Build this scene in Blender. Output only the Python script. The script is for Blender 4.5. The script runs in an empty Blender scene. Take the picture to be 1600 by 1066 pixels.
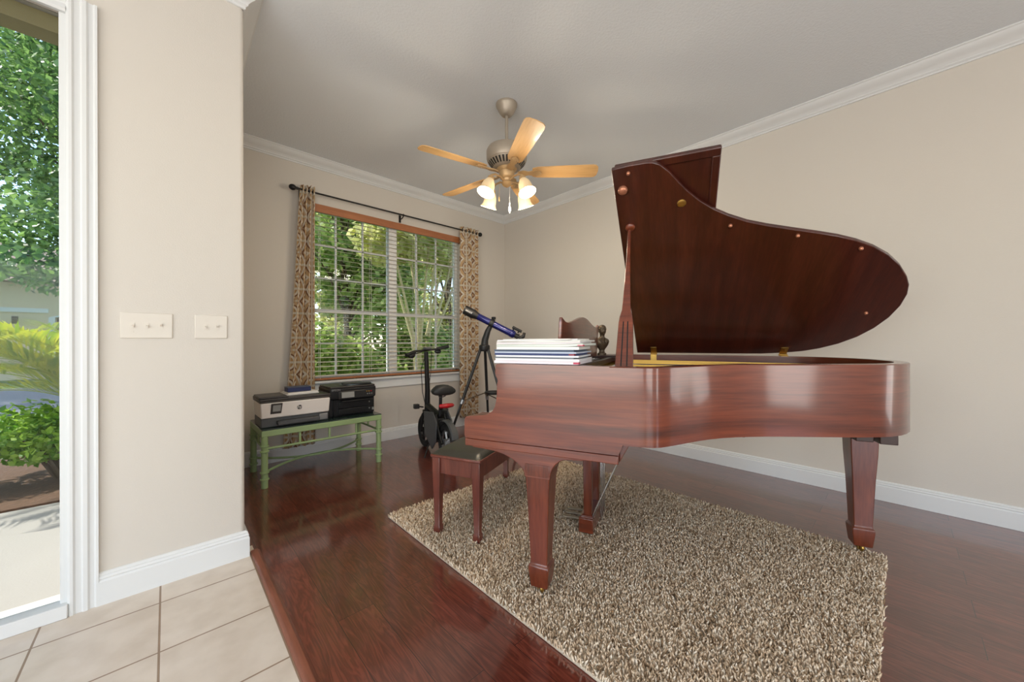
import bpy, bmesh, math, random
import numpy as np
from mathutils import Vector, Matrix, Euler

PI = math.pi
SC = bpy.context.scene
COL = SC.collection
rnd = random.Random(7)
R = math.radians

# ------------------------------------------------------------------ materials
def new_mat(name):
    m = bpy.data.materials.new(name); m.use_nodes = True
    nt = m.node_tree
    return m, nt, nt.nodes['Principled BSDF']

def lin(c):
    return tuple(((v/12.92) if v <= .04045 else ((v+.055)/1.055)**2.4) for v in [x/255 for x in c]) + (1,)

def simple(name, col, rough=.5, metal=0, bump=0, bscale=200, coat=0, spec=.5, vary=0, vscale=8):
    m, nt, b = new_mat(name)
    b.inputs['Base Color'].default_value = lin(col)
    b.inputs['Roughness'].default_value = rough
    b.inputs['Metallic'].default_value = metal
    b.inputs['Specular IOR Level'].default_value = spec
    if coat:
        b.inputs['Coat Weight'].default_value = coat; b.inputs['Coat Roughness'].default_value = .08
    tc = nt.nodes.new('ShaderNodeTexCoord')
    if vary:
        n = nt.nodes.new('ShaderNodeTexNoise'); n.inputs['Scale'].default_value = vscale; n.inputs['Detail'].default_value = 4
        nt.links.new(tc.outputs['Object'], n.inputs['Vector'])
        mx = nt.nodes.new('ShaderNodeMix'); mx.data_type = 'RGBA'
        c = lin(col)
        mx.inputs['A'].default_value = tuple(max(0, v*(1-vary)) for v in c[:3]) + (1,)
        mx.inputs['B'].default_value = tuple(min(1, v*(1+vary)) for v in c[:3]) + (1,)
        nt.links.new(n.outputs['Fac'], mx.inputs['Factor']); nt.links.new(mx.outputs['Result'], b.inputs['Base Color'])
    if bump:
        n = nt.nodes.new('ShaderNodeTexNoise'); n.inputs['Scale'].default_value = bscale; n.inputs['Detail'].default_value = 3
        nt.links.new(tc.outputs['Object'], n.inputs['Vector'])
        bp = nt.nodes.new('ShaderNodeBump'); bp.inputs['Strength'].default_value = bump; bp.inputs['Distance'].default_value = .01
        nt.links.new(n.outputs['Fac'], bp.inputs['Height']); nt.links.new(bp.outputs['Normal'], b.inputs['Normal'])
    return m

def wood(name, dark, mid, light, stretch=(1.2, 1.2, 22), rough=.28, coat=.35, detail=6, ring=.35):
    """grain stretched along the axis with the smallest scale"""
    m, nt, b = new_mat(name); N = nt.nodes; L = nt.links
    tc = N.new('ShaderNodeTexCoord'); mp = N.new('ShaderNodeMapping'); mp.inputs['Scale'].default_value = stretch
    L.new(tc.outputs['Object'], mp.inputs['Vector'])
    n1 = N.new('ShaderNodeTexNoise'); n1.inputs['Scale'].default_value = 1.3; n1.inputs['Detail'].default_value = detail; n1.inputs['Distortion'].default_value = .6
    L.new(mp.outputs['Vector'], n1.inputs['Vector'])
    mp2 = N.new('ShaderNodeMapping'); mp2.inputs['Scale'].default_value = tuple(v*6 for v in stretch)
    L.new(tc.outputs['Object'], mp2.inputs['Vector'])
    n2 = N.new('ShaderNodeTexNoise'); n2.inputs['Scale'].default_value = 1.5; n2.inputs['Detail'].default_value = 3
    L.new(mp2.outputs['Vector'], n2.inputs['Vector'])
    mx = N.new('ShaderNodeMix'); mx.data_type = 'FLOAT'; mx.inputs['Factor'].default_value = ring
    L.new(n1.outputs['Fac'], mx.inputs['A']); L.new(n2.outputs['Fac'], mx.inputs['B'])
    cr = N.new('ShaderNodeValToRGB'); e = cr.color_ramp.elements
    e[0].position = .3; e[0].color = lin(dark); e[1].position = .72; e[1].color = lin(light)
    k = cr.color_ramp.elements.new(.5); k.color = lin(mid)
    L.new(mx.outputs['Result'], cr.inputs['Fac']); L.new(cr.outputs['Color'], b.inputs['Base Color'])
    b.inputs['Roughness'].default_value = rough; b.inputs['Coat Weight'].default_value = coat; b.inputs['Coat Roughness'].default_value = .1
    return m

def leaf_mat(name, c1, c2, trans=.45, rough=.4):
    m, nt, b = new_mat(name); N = nt.nodes; L = nt.links
    g = N.new('ShaderNodeNewGeometry')
    mx = N.new('ShaderNodeMix'); mx.data_type = 'RGBA'
    mx.inputs['A'].default_value = lin(c1); mx.inputs['B'].default_value = lin(c2)
    L.new(g.outputs['Random Per Island'], mx.inputs['Factor'])
    L.new(mx.outputs['Result'], b.inputs['Base Color']); b.inputs['Roughness'].default_value = rough
    tr = N.new('ShaderNodeBsdfTranslucent')
    L.new(mx.outputs['Result'], tr.inputs['Color'])
    ms = N.new('ShaderNodeMixShader'); ms.inputs['Fac'].default_value = trans
    L.new(b.outputs[0], ms.inputs[1]); L.new(tr.outputs[0], ms.inputs[2])
    L.new(ms.outputs[0], N['Material Output'].inputs['Surface'])
    return m

def glass_pane(name):
    m, nt, b = new_mat(name); N = nt.nodes; L = nt.links; N.remove(b)
    t = N.new('ShaderNodeBsdfTransparent'); t.inputs['Color'].default_value = (.97, .985, .975, 1)
    g = N.new('ShaderNodeBsdfGlossy'); g.inputs['Roughness'].default_value = .01
    f = N.new('ShaderNodeFresnel'); f.inputs['IOR'].default_value = 1.2
    ms = N.new('ShaderNodeMixShader')
    L.new(f.outputs[0], ms.inputs['Fac']); L.new(t.outputs[0], ms.inputs[1]); L.new(g.outputs[0], ms.inputs[2])
    L.new(ms.outputs[0], N['Material Output'].inputs['Surface'])
    return m

def tile_mat():
    m, nt, b = new_mat('beige_tile'); N = nt.nodes; L = nt.links
    tc = N.new('ShaderNodeTexCoord'); mp = N.new('ShaderNodeMapping'); mp.inputs['Location'].default_value = (.022+.345*20, -2.205+.35*20, 0)
    L.new(tc.outputs['Object'], mp.inputs['Vector'])
    br = N.new('ShaderNodeTexBrick'); br.offset = 0; br.squash = 1
    br.inputs['Scale'].default_value = 1; br.inputs['Brick Width'].default_value = .345; br.inputs['Row Height'].default_value = .35
    br.inputs['Mortar Size'].default_value = .0035; br.inputs['Mortar Smooth'].default_value = .1; br.inputs['Bias'].default_value = 0
    br.inputs['Color1'].default_value = lin((214, 203, 190)); br.inputs['Color2'].default_value = lin((220, 210, 198)); br.inputs['Mortar'].default_value = lin((150, 128, 108))
    L.new(mp.outputs['Vector'], br.inputs['Vector'])
    n = N.new('ShaderNodeTexNoise'); n.inputs['Scale'].default_value = 9; n.inputs['Detail'].default_value = 6
    L.new(tc.outputs['Object'], n.inputs['Vector'])
    mx = N.new('ShaderNodeMix'); mx.data_type = 'RGBA'; mx.blend_type = 'MULTIPLY'; mx.inputs['Factor'].default_value = .6
    cr = N.new('ShaderNodeValToRGB'); cr.color_ramp.elements[0].position = .3; cr.color_ramp.elements[0].color = (.78, .74, .7, 1); cr.color_ramp.elements[1].position = .65; cr.color_ramp.elements[1].color = (1, 1, 1, 1)
    L.new(n.outputs['Fac'], cr.inputs['Fac']); L.new(br.outputs['Color'], mx.inputs['A']); L.new(cr.outputs['Color'], mx.inputs['B'])
    L.new(mx.outputs['Result'], b.inputs['Base Color']); b.inputs['Roughness'].default_value = .38
    bp = N.new('ShaderNodeBump'); bp.inputs['Strength'].default_value = .5; bp.inputs['Distance'].default_value = .003; bp.invert = True
    L.new(br.outputs['Fac'], bp.inputs['Height']); L.new(bp.outputs['Normal'], b.inputs['Normal'])
    return m

def plank_mat():
    m, nt, b = new_mat('cherry_laminate'); N = nt.nodes; L = nt.links
    tc = N.new('ShaderNodeTexCoord')
    sx = N.new('ShaderNodeSeparateXYZ'); L.new(tc.outputs['Object'], sx.inputs[0])
    cb = N.new('ShaderNodeCombineXYZ'); L.new(sx.outputs['Y'], cb.inputs['X']); L.new(sx.outputs['X'], cb.inputs['Y'])
    mp = N.new('ShaderNodeMapping'); mp.inputs['Location'].default_value = (-1.56+1.2*10, -.648+.146*50, 0)
    L.new(cb.outputs[0], mp.inputs['Vector'])
    br = N.new('ShaderNodeTexBrick'); br.offset = .48; br.offset_frequency = 2; br.squash = 1
    br.inputs['Scale'].default_value = 1; br.inputs['Brick Width'].default_value = 1.2; br.inputs['Row Height'].default_value = .146
    br.inputs['Mortar Size'].default_value = .0011; br.inputs['Mortar Smooth'].default_value = 0; br.inputs['Bias'].default_value = 0
    br.inputs['Color1'].default_value = (0, 0, 0, 1); br.inputs['Color2'].default_value = (1, 1, 1, 1); br.inputs['Mortar'].default_value = (.5, .5, .5, 1)
    L.new(mp.outputs['Vector'], br.inputs['Vector'])
    # grain
    mg = N.new('ShaderNodeMapping'); mg.inputs['Scale'].default_value = (1.1, 9, 1)
    vadd = N.new('ShaderNodeVectorMath'); vadd.operation = 'MULTIPLY_ADD'
    L.new(br.outputs['Color'], vadd.inputs[0]); vadd.inputs[1].default_value = (5.3, 3.1, 0); L.new(cb.outputs[0], vadd.inputs[2])
    L.new(vadd.outputs[0], mg.inputs['Vector'])
    n1 = N.new('ShaderNodeTexNoise'); n1.inputs['Scale'].default_value = 2.2; n1.inputs['Detail'].default_value = 3; n1.inputs['Distortion'].default_value = 1.2
    L.new(mg.outputs['Vector'], n1.inputs['Vector'])
    wv = N.new('ShaderNodeMath'); wv.operation = 'MULTIPLY'; wv.inputs[1].default_value = 40
    L.new(n1.outputs['Fac'], wv.inputs[0])
    sn = N.new('ShaderNodeMath'); sn.operation = 'SINE'; L.new(wv.outputs[0], sn.inputs[0])
    mr = N.new('ShaderNodeMapRange'); mr.inputs['From Min'].default_value = -1; L.new(sn.outputs[0], mr.inputs['Value'])
    mg2 = N.new('ShaderNodeMapping'); mg2.inputs['Scale'].default_value = (3, 60, 1); L.new(vadd.outputs[0], mg2.inputs['Vector'])
    n2 = N.new('ShaderNodeTexNoise'); n2.inputs['Scale'].default_value = 2; n2.inputs['Detail'].default_value = 3; L.new(mg2.outputs['Vector'], n2.inputs['Vector'])
    mx = N.new('ShaderNodeMix'); mx.data_type = 'FLOAT'; mx.inputs['Factor'].default_value = .7
    L.new(mr.outputs[0], mx.inputs['A']); L.new(n2.outputs['Fac'], mx.inputs['B'])
    cr = N.new('ShaderNodeValToRGB'); e = cr.color_ramp.elements
    e[0].position = .2; e[0].color = lin((80, 33, 24)); e[1].position = .85; e[1].color = lin((128, 64, 48))
    k = e.new(.5); k.color = lin((101, 45, 33))
    L.new(mx.outputs['Result'], cr.inputs['Fac'])
    tint = N.new('ShaderNodeMix'); tint.data_type = 'RGBA'; tint.blend_type = 'MULTIPLY'; tint.inputs['Factor'].default_value = 1
    tr = N.new('ShaderNodeMapRange'); tr.inputs['To Min'].default_value = .78; tr.inputs['To Max'].default_value = 1.15
    L.new(br.outputs['Color'], tr.inputs['Value']); L.new(cr.outputs['Color'], tint.inputs['A'])
    cc = N.new('ShaderNodeCombineXYZ')
    for i in range(3): L.new(tr.outputs[0], cc.inputs[i])
    L.new(cc.outputs[0], tint.inputs['B'])
    seam = N.new('ShaderNodeMix'); seam.data_type = 'RGBA'; seam.inputs['B'].default_value = lin((34, 12, 9))
    L.new(br.outputs['Fac'], seam.inputs['Factor']); L.new(tint.outputs['Result'], seam.inputs['A'])
    L.new(seam.outputs['Result'], b.inputs['Base Color'])
    b.inputs['Roughness'].default_value = .3; b.inputs['Coat Weight'].default_value = 1; b.inputs['Coat Roughness'].default_value = .11; b.inputs['Coat IOR'].default_value = 1.75
    bp = N.new('ShaderNodeBump'); bp.inputs['Strength'].default_value = .25; bp.inputs['Distance'].default_value = .002; bp.invert = True
    L.new(br.outputs['Fac'], bp.inputs['Height'])
    n3 = N.new('ShaderNodeTexNoise'); n3.inputs['Scale'].default_value = 5; L.new(tc.outputs['Object'], n3.inputs['Vector'])
    bp2 = N.new('ShaderNodeBump'); bp2.inputs['Strength'].default_value = .10; bp2.inputs['Distance'].default_value = .01
    L.new(n3.outputs['Fac'], bp2.inputs['Height']); L.new(bp.outputs['Normal'], bp2.inputs['Normal'])
    L.new(bp2.outputs['Normal'], b.inputs['Normal']); L.new(bp2.outputs['Normal'], b.inputs['Coat Normal'])
    return m

def curtain_mat():
    m, nt, b = new_mat('patterned_curtain_cloth'); N = nt.nodes; L = nt.links
    uv = N.new('ShaderNodeUVMap'); uv.uv_map = 'UVMap'
    sc = N.new('ShaderNodeVectorMath'); sc.operation = 'MULTIPLY'; sc.inputs[1].default_value = (1/.16, 1/.235, 1); L.new(uv.outputs[0], sc.inputs[0])
    fr = N.new('ShaderNodeVectorMath'); fr.operation = 'FRACTION'; L.new(sc.outputs[0], fr.inputs[0])
    sb = N.new('ShaderNodeVectorMath'); sb.operation = 'SUBTRACT'; sb.inputs[1].default_value = (.5, .5, 0); L.new(fr.outputs[0], sb.inputs[0])
    ab = N.new('ShaderNodeVectorMath'); ab.operation = 'ABSOLUTE'; L.new(sb.outputs[0], ab.inputs[0])
    sx = N.new('ShaderNodeSeparateXYZ'); L.new(ab.outputs[0], sx.inputs[0])
    mxx = N.new('ShaderNodeMath'); mxx.operation = 'MAXIMUM'; L.new(sx.outputs['X'], mxx.inputs[0]); L.new(sx.outputs['Y'], mxx.inputs[1])
    grid = N.new('ShaderNodeMath'); grid.operation = 'GREATER_THAN'; grid.inputs[1].default_value = .455; L.new(mxx.outputs[0], grid.inputs[0])
    # round petals centred on the cell corners
    mp = N.new('ShaderNodeVectorMath'); mp.operation = 'SUBTRACT'; mp.inputs[1].default_value = (.5, .5, 0); L.new(ab.outputs[0], mp.inputs[0])
    ln = N.new('ShaderNodeVectorMath'); ln.operation = 'LENGTH'; L.new(mp.outputs[0], ln.inputs[0])
    cr = N.new('ShaderNodeValToRGB'); cr.color_ramp.interpolation = 'CONSTANT'; e = cr.color_ramp.elements
    e[0].position = 0; e[0].color = lin((206, 168, 118)); e[1].position = .20; e[1].color = lin((244, 236, 222))
    for p, c in ((.29, (150, 108, 78)), (.35, (222, 192, 148)), (.50, (246, 240, 228)), (.585, (146, 106, 78)), (.65, (214, 186, 148))):
        k = e.new(p); k.color = lin(c)
    L.new(ln.outputs['Value'], cr.inputs['Fac'])
    mx = N.new('ShaderNodeMix'); mx.data_type = 'RGBA'; mx.inputs['B'].default_value = lin((236, 228, 212))
    L.new(grid.outputs[0], mx.inputs['Factor']); L.new(cr.outputs['Color'], mx.inputs['A'])
    L.new(mx.outputs['Result'], b.inputs['Base Color']); b.inputs['Roughness'].default_value = .85
    tr = N.new('ShaderNodeBsdfTranslucent'); L.new(mx.outputs['Result'], tr.inputs['Color'])
    ms = N.new('ShaderNodeMixShader'); ms.inputs['Fac'].default_value = .35
    L.new(b.outputs[0], ms.inputs[1]); L.new(tr.outputs[0], ms.inputs[2]); L.new(ms.outputs[0], N['Material Output'].inputs['Surface'])
    return m

def emis(name, col, strength, base=(255, 250, 235)):
    m, nt, b = new_mat(name)
    b.inputs['Base Color'].default_value = lin(base); b.inputs['Roughness'].default_value = .4
    b.inputs['Emission Color'].default_value = lin(col); b.inputs['Emission Strength'].default_value = strength
    return m

def rug_mat(name, c0, c1, c2):
    m, nt, b = new_mat(name); N = nt.nodes; L = nt.links
    g = N.new('ShaderNodeNewGeometry'); cr = N.new('ShaderNodeValToRGB'); e = cr.color_ramp.elements
    e[0].position = 0; e[0].color = lin(c0); e[1].position = 1; e[1].color = lin(c2); k = e.new(.5); k.color = lin(c1)
    L.new(g.outputs['Random Per Island'], cr.inputs['Fac']); L.new(cr.outputs['Color'], b.inputs['Base Color'])
    b.inputs['Roughness'].default_value = .9; b.inputs['Specular IOR Level'].default_value = .1
    return m

WALL = simple('cream_wall_paint', (211, 205, 196), .75, bump=.08, bscale=160, spec=.3)
CEIL = simple('grey_ceiling_paint', (227, 232, 236), .85, bump=.25, bscale=70, spec=.2)
WHITE = simple('white_trim_paint', (222, 224, 224), .45)
TILE = tile_mat(); PLANK = plank_mat()
STRIP = wood('transition_strip_wood', (100, 54, 38), (124, 70, 50), (142, 84, 62), (16, 1.2, 16), rough=.35)
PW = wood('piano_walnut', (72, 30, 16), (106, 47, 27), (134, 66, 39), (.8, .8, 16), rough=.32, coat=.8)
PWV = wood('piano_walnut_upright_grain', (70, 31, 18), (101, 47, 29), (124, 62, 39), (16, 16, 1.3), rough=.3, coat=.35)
PWL = wood('piano_walnut_lid_shade', (50, 20, 13), (66, 28, 19), (84, 38, 26), (14, 1.2, 1.2), rough=.3, coat=.3)  # case walnut darkened: shade of the down-facing lid is in the colour
BENCHW = wood('bench_walnut', (78, 36, 28), (106, 52, 40), (128, 68, 52), (14, 14, 1.6), rough=.35, coat=.3)
GOLD = simple('gold_iron_plate', (206, 164, 78), .35, .6)
TARN = simple('tarnished_brass', (150, 140, 122), .4, .7)
BRASS = simple('polished_brass', (196, 158, 84), .3, .9)
COPPER = simple('copper_knob', (190, 128, 100), .35, .6)
BLACKW = simple('black_lacquer', (24, 22, 22), .3)
DARKBR = simple('dark_inner_wood', (52, 28, 22), .4)
STEEL = simple('chrome_steel', (196, 196, 196), .22, .95)
IVORY = simple('key_ivory', (235, 230, 218), .3)
GOLDW = wood('light_oak_blade', (190, 144, 88), (210, 166, 108), (222, 182, 128), (1.2, 16, 16), rough=.4, coat=.15)
FANM = simple('taupe_metal', (172, 160, 144), .4, .35)
FANG = simple('tan_fitter_metal', (196, 164, 120), .4, .35)
SHADE = emis('frosted_shade', (255, 214, 150), .17, (236, 214, 176))
BULB = emis('lamp_glow', (255, 232, 190), 2.5)
CRYSTAL = simple('crystal', (235, 235, 235), .1)
BLACKM = simple('black_metal', (30, 29, 29), .4, .3)
BLKPL = simple('black_plastic', (28, 28, 29), .45)
SOFTBLK = simple('soft_black_vinyl', (38, 38, 38), .5)
RUBBER = simple('rubber', (26, 26, 26), .7)
SLAT = simple('wood_blind_slat', (240, 230, 218), .35, vary=.12, vscale=4)
VAL = wood('blind_valance_wood', (150, 92, 56), (170, 108, 68), (186, 124, 82), (1.2, 12, 12), rough=.4)
CURT = curtain_mat()
GREEN = simple('green_painted_rattan', (148, 172, 122), .45)
TGLASS = simple('dark_glass_top', (44, 62, 58), .06, spec=.8)
PRWH = simple('printer_white', (232, 226, 220), .4)
PRGR = simple('printer_grey', (72, 74, 76), .45)
PRDK = simple('printer_dark_top', (62, 58, 56), .4)
PRBK = simple('printer_black', (22, 24, 27), .3)
SCREEN = simple('grey_screen', (150, 152, 150), .2)
PAPER = simple('paper_white', (236, 232, 226), .7)
NAVY = simple('navy_card', (30, 40, 84), .5)
BLUEM = simple('blue_enamel', (36, 40, 112), .2, .3, coat=.5)
RED = simple('red_plastic', (170, 24, 32), .3)
SILVER = simple('silver_metal', (170, 172, 174), .3, .8)
LEATH = simple('dark_green_leather', (58, 56, 48), .3, bump=.05, bscale=300)
BRONZE = simple('bronze', (92, 78, 62), .38, .65, vary=.35, vscale=40)
PLATE = simple('almond_plastic', (216, 209, 198), .4)
GLASS = glass_pane('window_glass')
RUGB = simple('rug_backing', (196, 184, 164), .9)
RUGP = rug_mat('rug_shag', (148, 122, 94), (234, 210, 180), (254, 242, 222))
OLIVE = simple('olive_header_paint', (126, 116, 82), .7)

# ------------------------------------------------------------------ mesh builder
class MB:
    def __init__(self): self.v = []; self.f = []; self.m = []; self.cur = 0
    def add(self, vs, fs):
        o = len(self.v); self.v += [tuple(x) for x in vs]
        for f in fs: self.f.append(tuple(i+o for i in f)); self.m.append(self.cur)
        return self
    def box(self, x0, x1, y0, y1, z0, z1):
        vs = [(x, y, z) for z in (z0, z1) for y in (y0, y1) for x in (x0, x1)]
        return self.add(vs, [(0, 2, 3, 1), (4, 5, 7, 6), (0, 1, 5, 4), (2, 6, 7, 3), (0, 4, 6, 2), (1, 3, 7, 5)])
    def hexa(self, bot, top):
        n = len(bot)
        fs = [tuple(range(n-1, -1, -1)), tuple(range(n, 2*n))] + [(i, (i+1) % n, n+(i+1) % n, n+i) for i in range(n)]
        return self.add(list(bot)+list(top), fs)
    def taper(self, cx, cy, z0, z1, a0, b0, a1, b1):
        q = lambda a, b, z: [(cx-a, cy-b, z), (cx+a, cy-b, z), (cx+a, cy+b, z), (cx-a, cy+b, z)]
        return self.hexa(q(a0, b0, z0), q(a1, b1, z1))
    def prism(self, poly, fn, a, b):
        """poly of 2D points extruded; fn(u, v, t) -> xyz for t in a..b"""
        return self.hexa([fn(u, v, a) for u, v in poly], [fn(u, v, b) for u, v in poly])
    def rings(self, rings, cap=True, closed=True):
        n = len(rings[0]); vs = [p for r in rings for p in r]; fs = []
        for i in range(len(rings)-1):
            for j in range(n if closed else n-1):
                k = (j+1) % n
                fs.append((i*n+j, i*n+k, (i+1)*n+k, (i+1)*n+j))
        if cap and closed:
            fs.append(tuple(range(n-1, -1, -1))); fs.append(tuple((len(rings)-1)*n+j for j in range(n)))
        return self.add(vs, fs)
    def lathe(self, prof, n=24, c=(0, 0, 0), mat=None):
        rs = []
        for r, z in prof:
            ring = [Vector((r*math.cos(2*PI*i/n), r*math.sin(2*PI*i/n), z)) for i in range(n)]
            rs.append([tuple((mat @ p if mat else p) + Vector(c)) for p in ring])
        return self.rings(rs)
    def tube(self, pts, rad, n=10):
        pts = [Vector(p) for p in pts]; rs = []
        rads = rad if isinstance(rad, (list, tuple)) else [rad]*len(pts)
        t0 = (pts[1]-pts[0]).normalized(); up = Vector((0, 0, 1)) if abs(t0.z) < .9 else Vector((1, 0, 0))
        nx = t0.cross(up).normalized()
        for i, p in enumerate(pts):
            t = (pts[min(i+1, len(pts)-1)]-pts[max(i-1, 0)]).normalized()
            nx = (nx - t*nx.dot(t)).normalized(); ny = t.cross(nx)
            rs.append([tuple(p + (nx*math.cos(2*PI*k/n)+ny*math.sin(2*PI*k/n))*rads[i]) for k in range(n)])
        return self.rings(rs)
    def ball(self, c, r, n=14, k=8, s=(1, 1, 1)):
        prof = [(r*math.sin(PI*i/k) if 0 < i < k else r*.02, -r*math.cos(PI*i/k)) for i in range(k+1)]
        rs = [[(c[0]+s[0]*a*math.cos(2*PI*j/n), c[1]+s[1]*a*math.sin(2*PI*j/n), c[2]+s[2]*z) for j in range(n)] for a, z in prof]
        return self.rings(rs)
    def torus(self, c, Rr, r, axis, n=32, k=10):
        ax = Vector(axis).normalized(); a = ax.orthogonal().normalized(); b = ax.cross(a); rs = []
        for i in range(n+1):
            t = 2*PI*i/n; d = a*math.cos(t)+b*math.sin(t)
            rs.append([tuple(Vector(c)+d*(Rr+r*math.cos(2*PI*j/k))+ax*r*math.sin(2*PI*j/k)) for j in range(k)])
        return self.rings(rs, cap=False)
    def disc(self, c, r, axis, th, n=28):
        ax = Vector(axis).normalized(); a = ax.orthogonal().normalized(); b = ax.cross(a)
        f = lambda s: [tuple(Vector(c)+ax*s+(a*math.cos(2*PI*i/n)+b*math.sin(2*PI*i/n))*r) for i in range(n)]
        return self.hexa(f(-th/2), f(th/2))
    def build(self, name, mats, parent=None, smooth=True, bevel=0, loc=None, segs=2, angle=35, normals=True):
        me = bpy.data.meshes.new(name); me.from_pydata(self.v, [], self.f)
        ms = mats if isinstance(mats, (list, tuple)) else [mats]
        for m in ms: me.materials.append(m)
        if len(ms) > 1:
            for p, i in zip(me.polygons, self.m): p.material_index = i
        if normals:
            bm = bmesh.new(); bm.from_mesh(me); bmesh.ops.recalc_face_normals(bm, faces=bm.faces); bm.to_mesh(me); bm.free()
        o = bpy.data.objects.new(name, me); COL.objects.link(o)
        if parent: o.parent = parent
        if loc: o.location = loc
        if smooth:
            for p in me.polygons: p.use_smooth = True
            me.set_sharp_from_angle(angle=R(angle))
        if bevel:
            b = o.modifiers.new('bevel', 'BEVEL'); b.width = bevel; b.segments = segs; b.limit_method = 'ANGLE'; b.angle_limit = R(35); b.harden_normals = False
        return o

def thing(name, label, cat, loc=(0, 0, 0), rz=0, group=None):
    o = bpy.data.objects.new(name, None); COL.objects.link(o); o.empty_display_size = .05
    o.location = loc; o.rotation_euler = (0, 0, rz); o['label'] = label; o['category'] = cat
    if group: o['group'] = group
    return o
def tag(o, label, cat, group=None):
    o['label'] = label; o['category'] = cat
    if group: o['group'] = group
    return o
def struct(o):
    o['kind'] = 'structure'; return o
def text_mesh(name, body, size, mat, parent, mw, shear=0, bold=0):
    cu = bpy.data.curves.new(name, 'FONT'); cu.body = body; cu.size = size; cu.extrude = .0004; cu.shear = shear; cu.offset = bold
    cu.align_x = 'CENTER'; cu.align_y = 'CENTER'
    t = bpy.data.objects.new(name, cu); COL.objects.link(t)
    dg = bpy.context.evaluated_depsgraph_get(); me = bpy.data.meshes.new_from_object(t.evaluated_get(dg))
    bpy.data.objects.remove(t); me.materials.clear(); me.materials.append(mat); me.transform(mw)
    o = bpy.data.objects.new(name, me); COL.objects.link(o); o.parent = parent
    return o
def face_neg_y(x, y, z):   # text lying in the XZ plane, readable from -Y
    return Matrix.Translation((x, y, z)) @ Matrix.Rotation(PI/2, 4, 'X')
def np_mesh(name, verts, faces, mat, parent=None, smooth=False):
    me = bpy.data.meshes.new(name); nv, nf = len(verts), len(faces); k = faces.shape[1]
    me.vertices.add(nv); me.vertices.foreach_set('co', verts.astype(np.float32).ravel())
    me.loops.add(nf*k); me.loops.foreach_set('vertex_index', faces.astype(np.int32).ravel())
    me.polygons.add(nf); me.polygons.foreach_set('loop_start', np.arange(0, nf*k, k, dtype=np.int32))
    me.update(calc_edges=True); me.validate()
    if smooth: me.polygons.foreach_set('use_smooth', np.ones(nf, dtype=bool))
    me.materials.append(mat)
    o = bpy.data.objects.new(name, me); COL.objects.link(o)
    if parent: o.parent = parent
    return o

# ------------------------------------------------------------------ camera
CAMH = 1.13; YAW = math.atan2(540, 571)
Fw = Vector((math.sin(YAW), math.cos(YAW), 0)); Rt = Vector((math.cos(YAW), -math.sin(YAW), 0)); Up = Vector((0, 0, 1))
cam = bpy.data.objects.new('camera', bpy.data.cameras.new('camera')); COL.objects.link(cam)
ro = .0026; cr_ = (Rt-ro*Up).normalized(); cu_ = (Up+ro*Rt).normalized()
M3 = Matrix((cr_, cu_, -Fw)).transposed()
cam.matrix_world = Matrix.Translation((0, 0, CAMH)) @ M3.to_4x4()
cam.data.sensor_width = 36; cam.data.lens = 36*571/1600; cam.data.shift_y = 1.3/1600; cam.data.clip_start = .02; cam.data.clip_end = 300
SC.camera = cam

# ------------------------------------------------------------------ room
XB, YA, HC = 3.69, 4.056, 2.985
PX, PY = .30, 2.375          # pier corner
XL, YBk = -3.6, -4.2
struct(MB().box(XL-.15, .345, YBk-.15, PY+.10, -.12, 0).build('floor_tile', TILE, smooth=False)).name = 'floor'
struct(MB().box(.345, XB+.15, YBk-.15, YA+.15, -.12, -.001).box(.16, .345, PY+.10, YA+.15, -.12, -.001).build('floor_wood', PLANK, smooth=False)).name = 'floor_wood'
b = MB(); b.prism([(.325, 0), (.327, .008), (.336, .012), (.356, .012), (.368, .002), (.368, -.02), (.325, -.02)], lambda u, v, t: (u, t, v), YBk, PY+.02)
struct(b.build('trim_1', STRIP))
b = MB(); b.box(XL-.15, XB+.15, YBk-.15, PY+.15, HC, HC+.12); b.box(.15, XB+.15, PY+.15, YA+.15, HC, HC+.12)
struct(b.build('ceiling', CEIL, smooth=False))

WX0, WX1, WZ0, WZ1 = 1.0, 2.89, .735, 2.53   # window opening in the far wall
b = MB()
b.box(.15, WX0, YA, YA+.16, -.1, HC); b.box(WX1, XB+.15, YA, YA+.16, -.1, HC)
b.box(WX0, WX1, YA, YA+.16, -.1, WZ0); b.box(WX0, WX1, YA, YA+.16, WZ1, HC)
struct(b.build('wall_far', WALL, smooth=False))
RW = (-3.3, -2.2, .3, 2.5)
b = MB(); b.box(XB, XB+.15, RW[1], YA, -.1, HC); b.box(XB, XB+.15, YBk-.15, RW[0], -.1, HC); b.box(XB, XB+.15, RW[0], RW[1], -.1, RW[2]); b.box(XB, XB+.15, RW[0], RW[1], RW[3], HC)
struct(b.build('wall_right', WALL, smooth=False))
# pier / entry wall with rounded corner, and the room's short left wall behind it
rr = .02
arc = [(PX-rr+rr*math.sin(t), PY+rr-rr*math.cos(t)) for t in [PI/2*i/6 for i in range(7)]]
SX0, SX1 = -.297-.5, -.297      # sidelight opening
b = MB()
b.prism([(SX1-.0, PY)] + arc + [(PX, YA), (.15, YA), (.15, PY+.15), (SX1, PY+.15)], lambda u, v, t: (u, v, t), -.1, HC)
b.box(XL, SX0, PY, PY+.15, -.1, HC)
b.box(SX0, SX1, PY, PY+.15, 2.505, HC); b.box(SX0, SX1, PY, PY+.15, -.1, .03)
struct(b.build('wall_entry', WALL))
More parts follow.
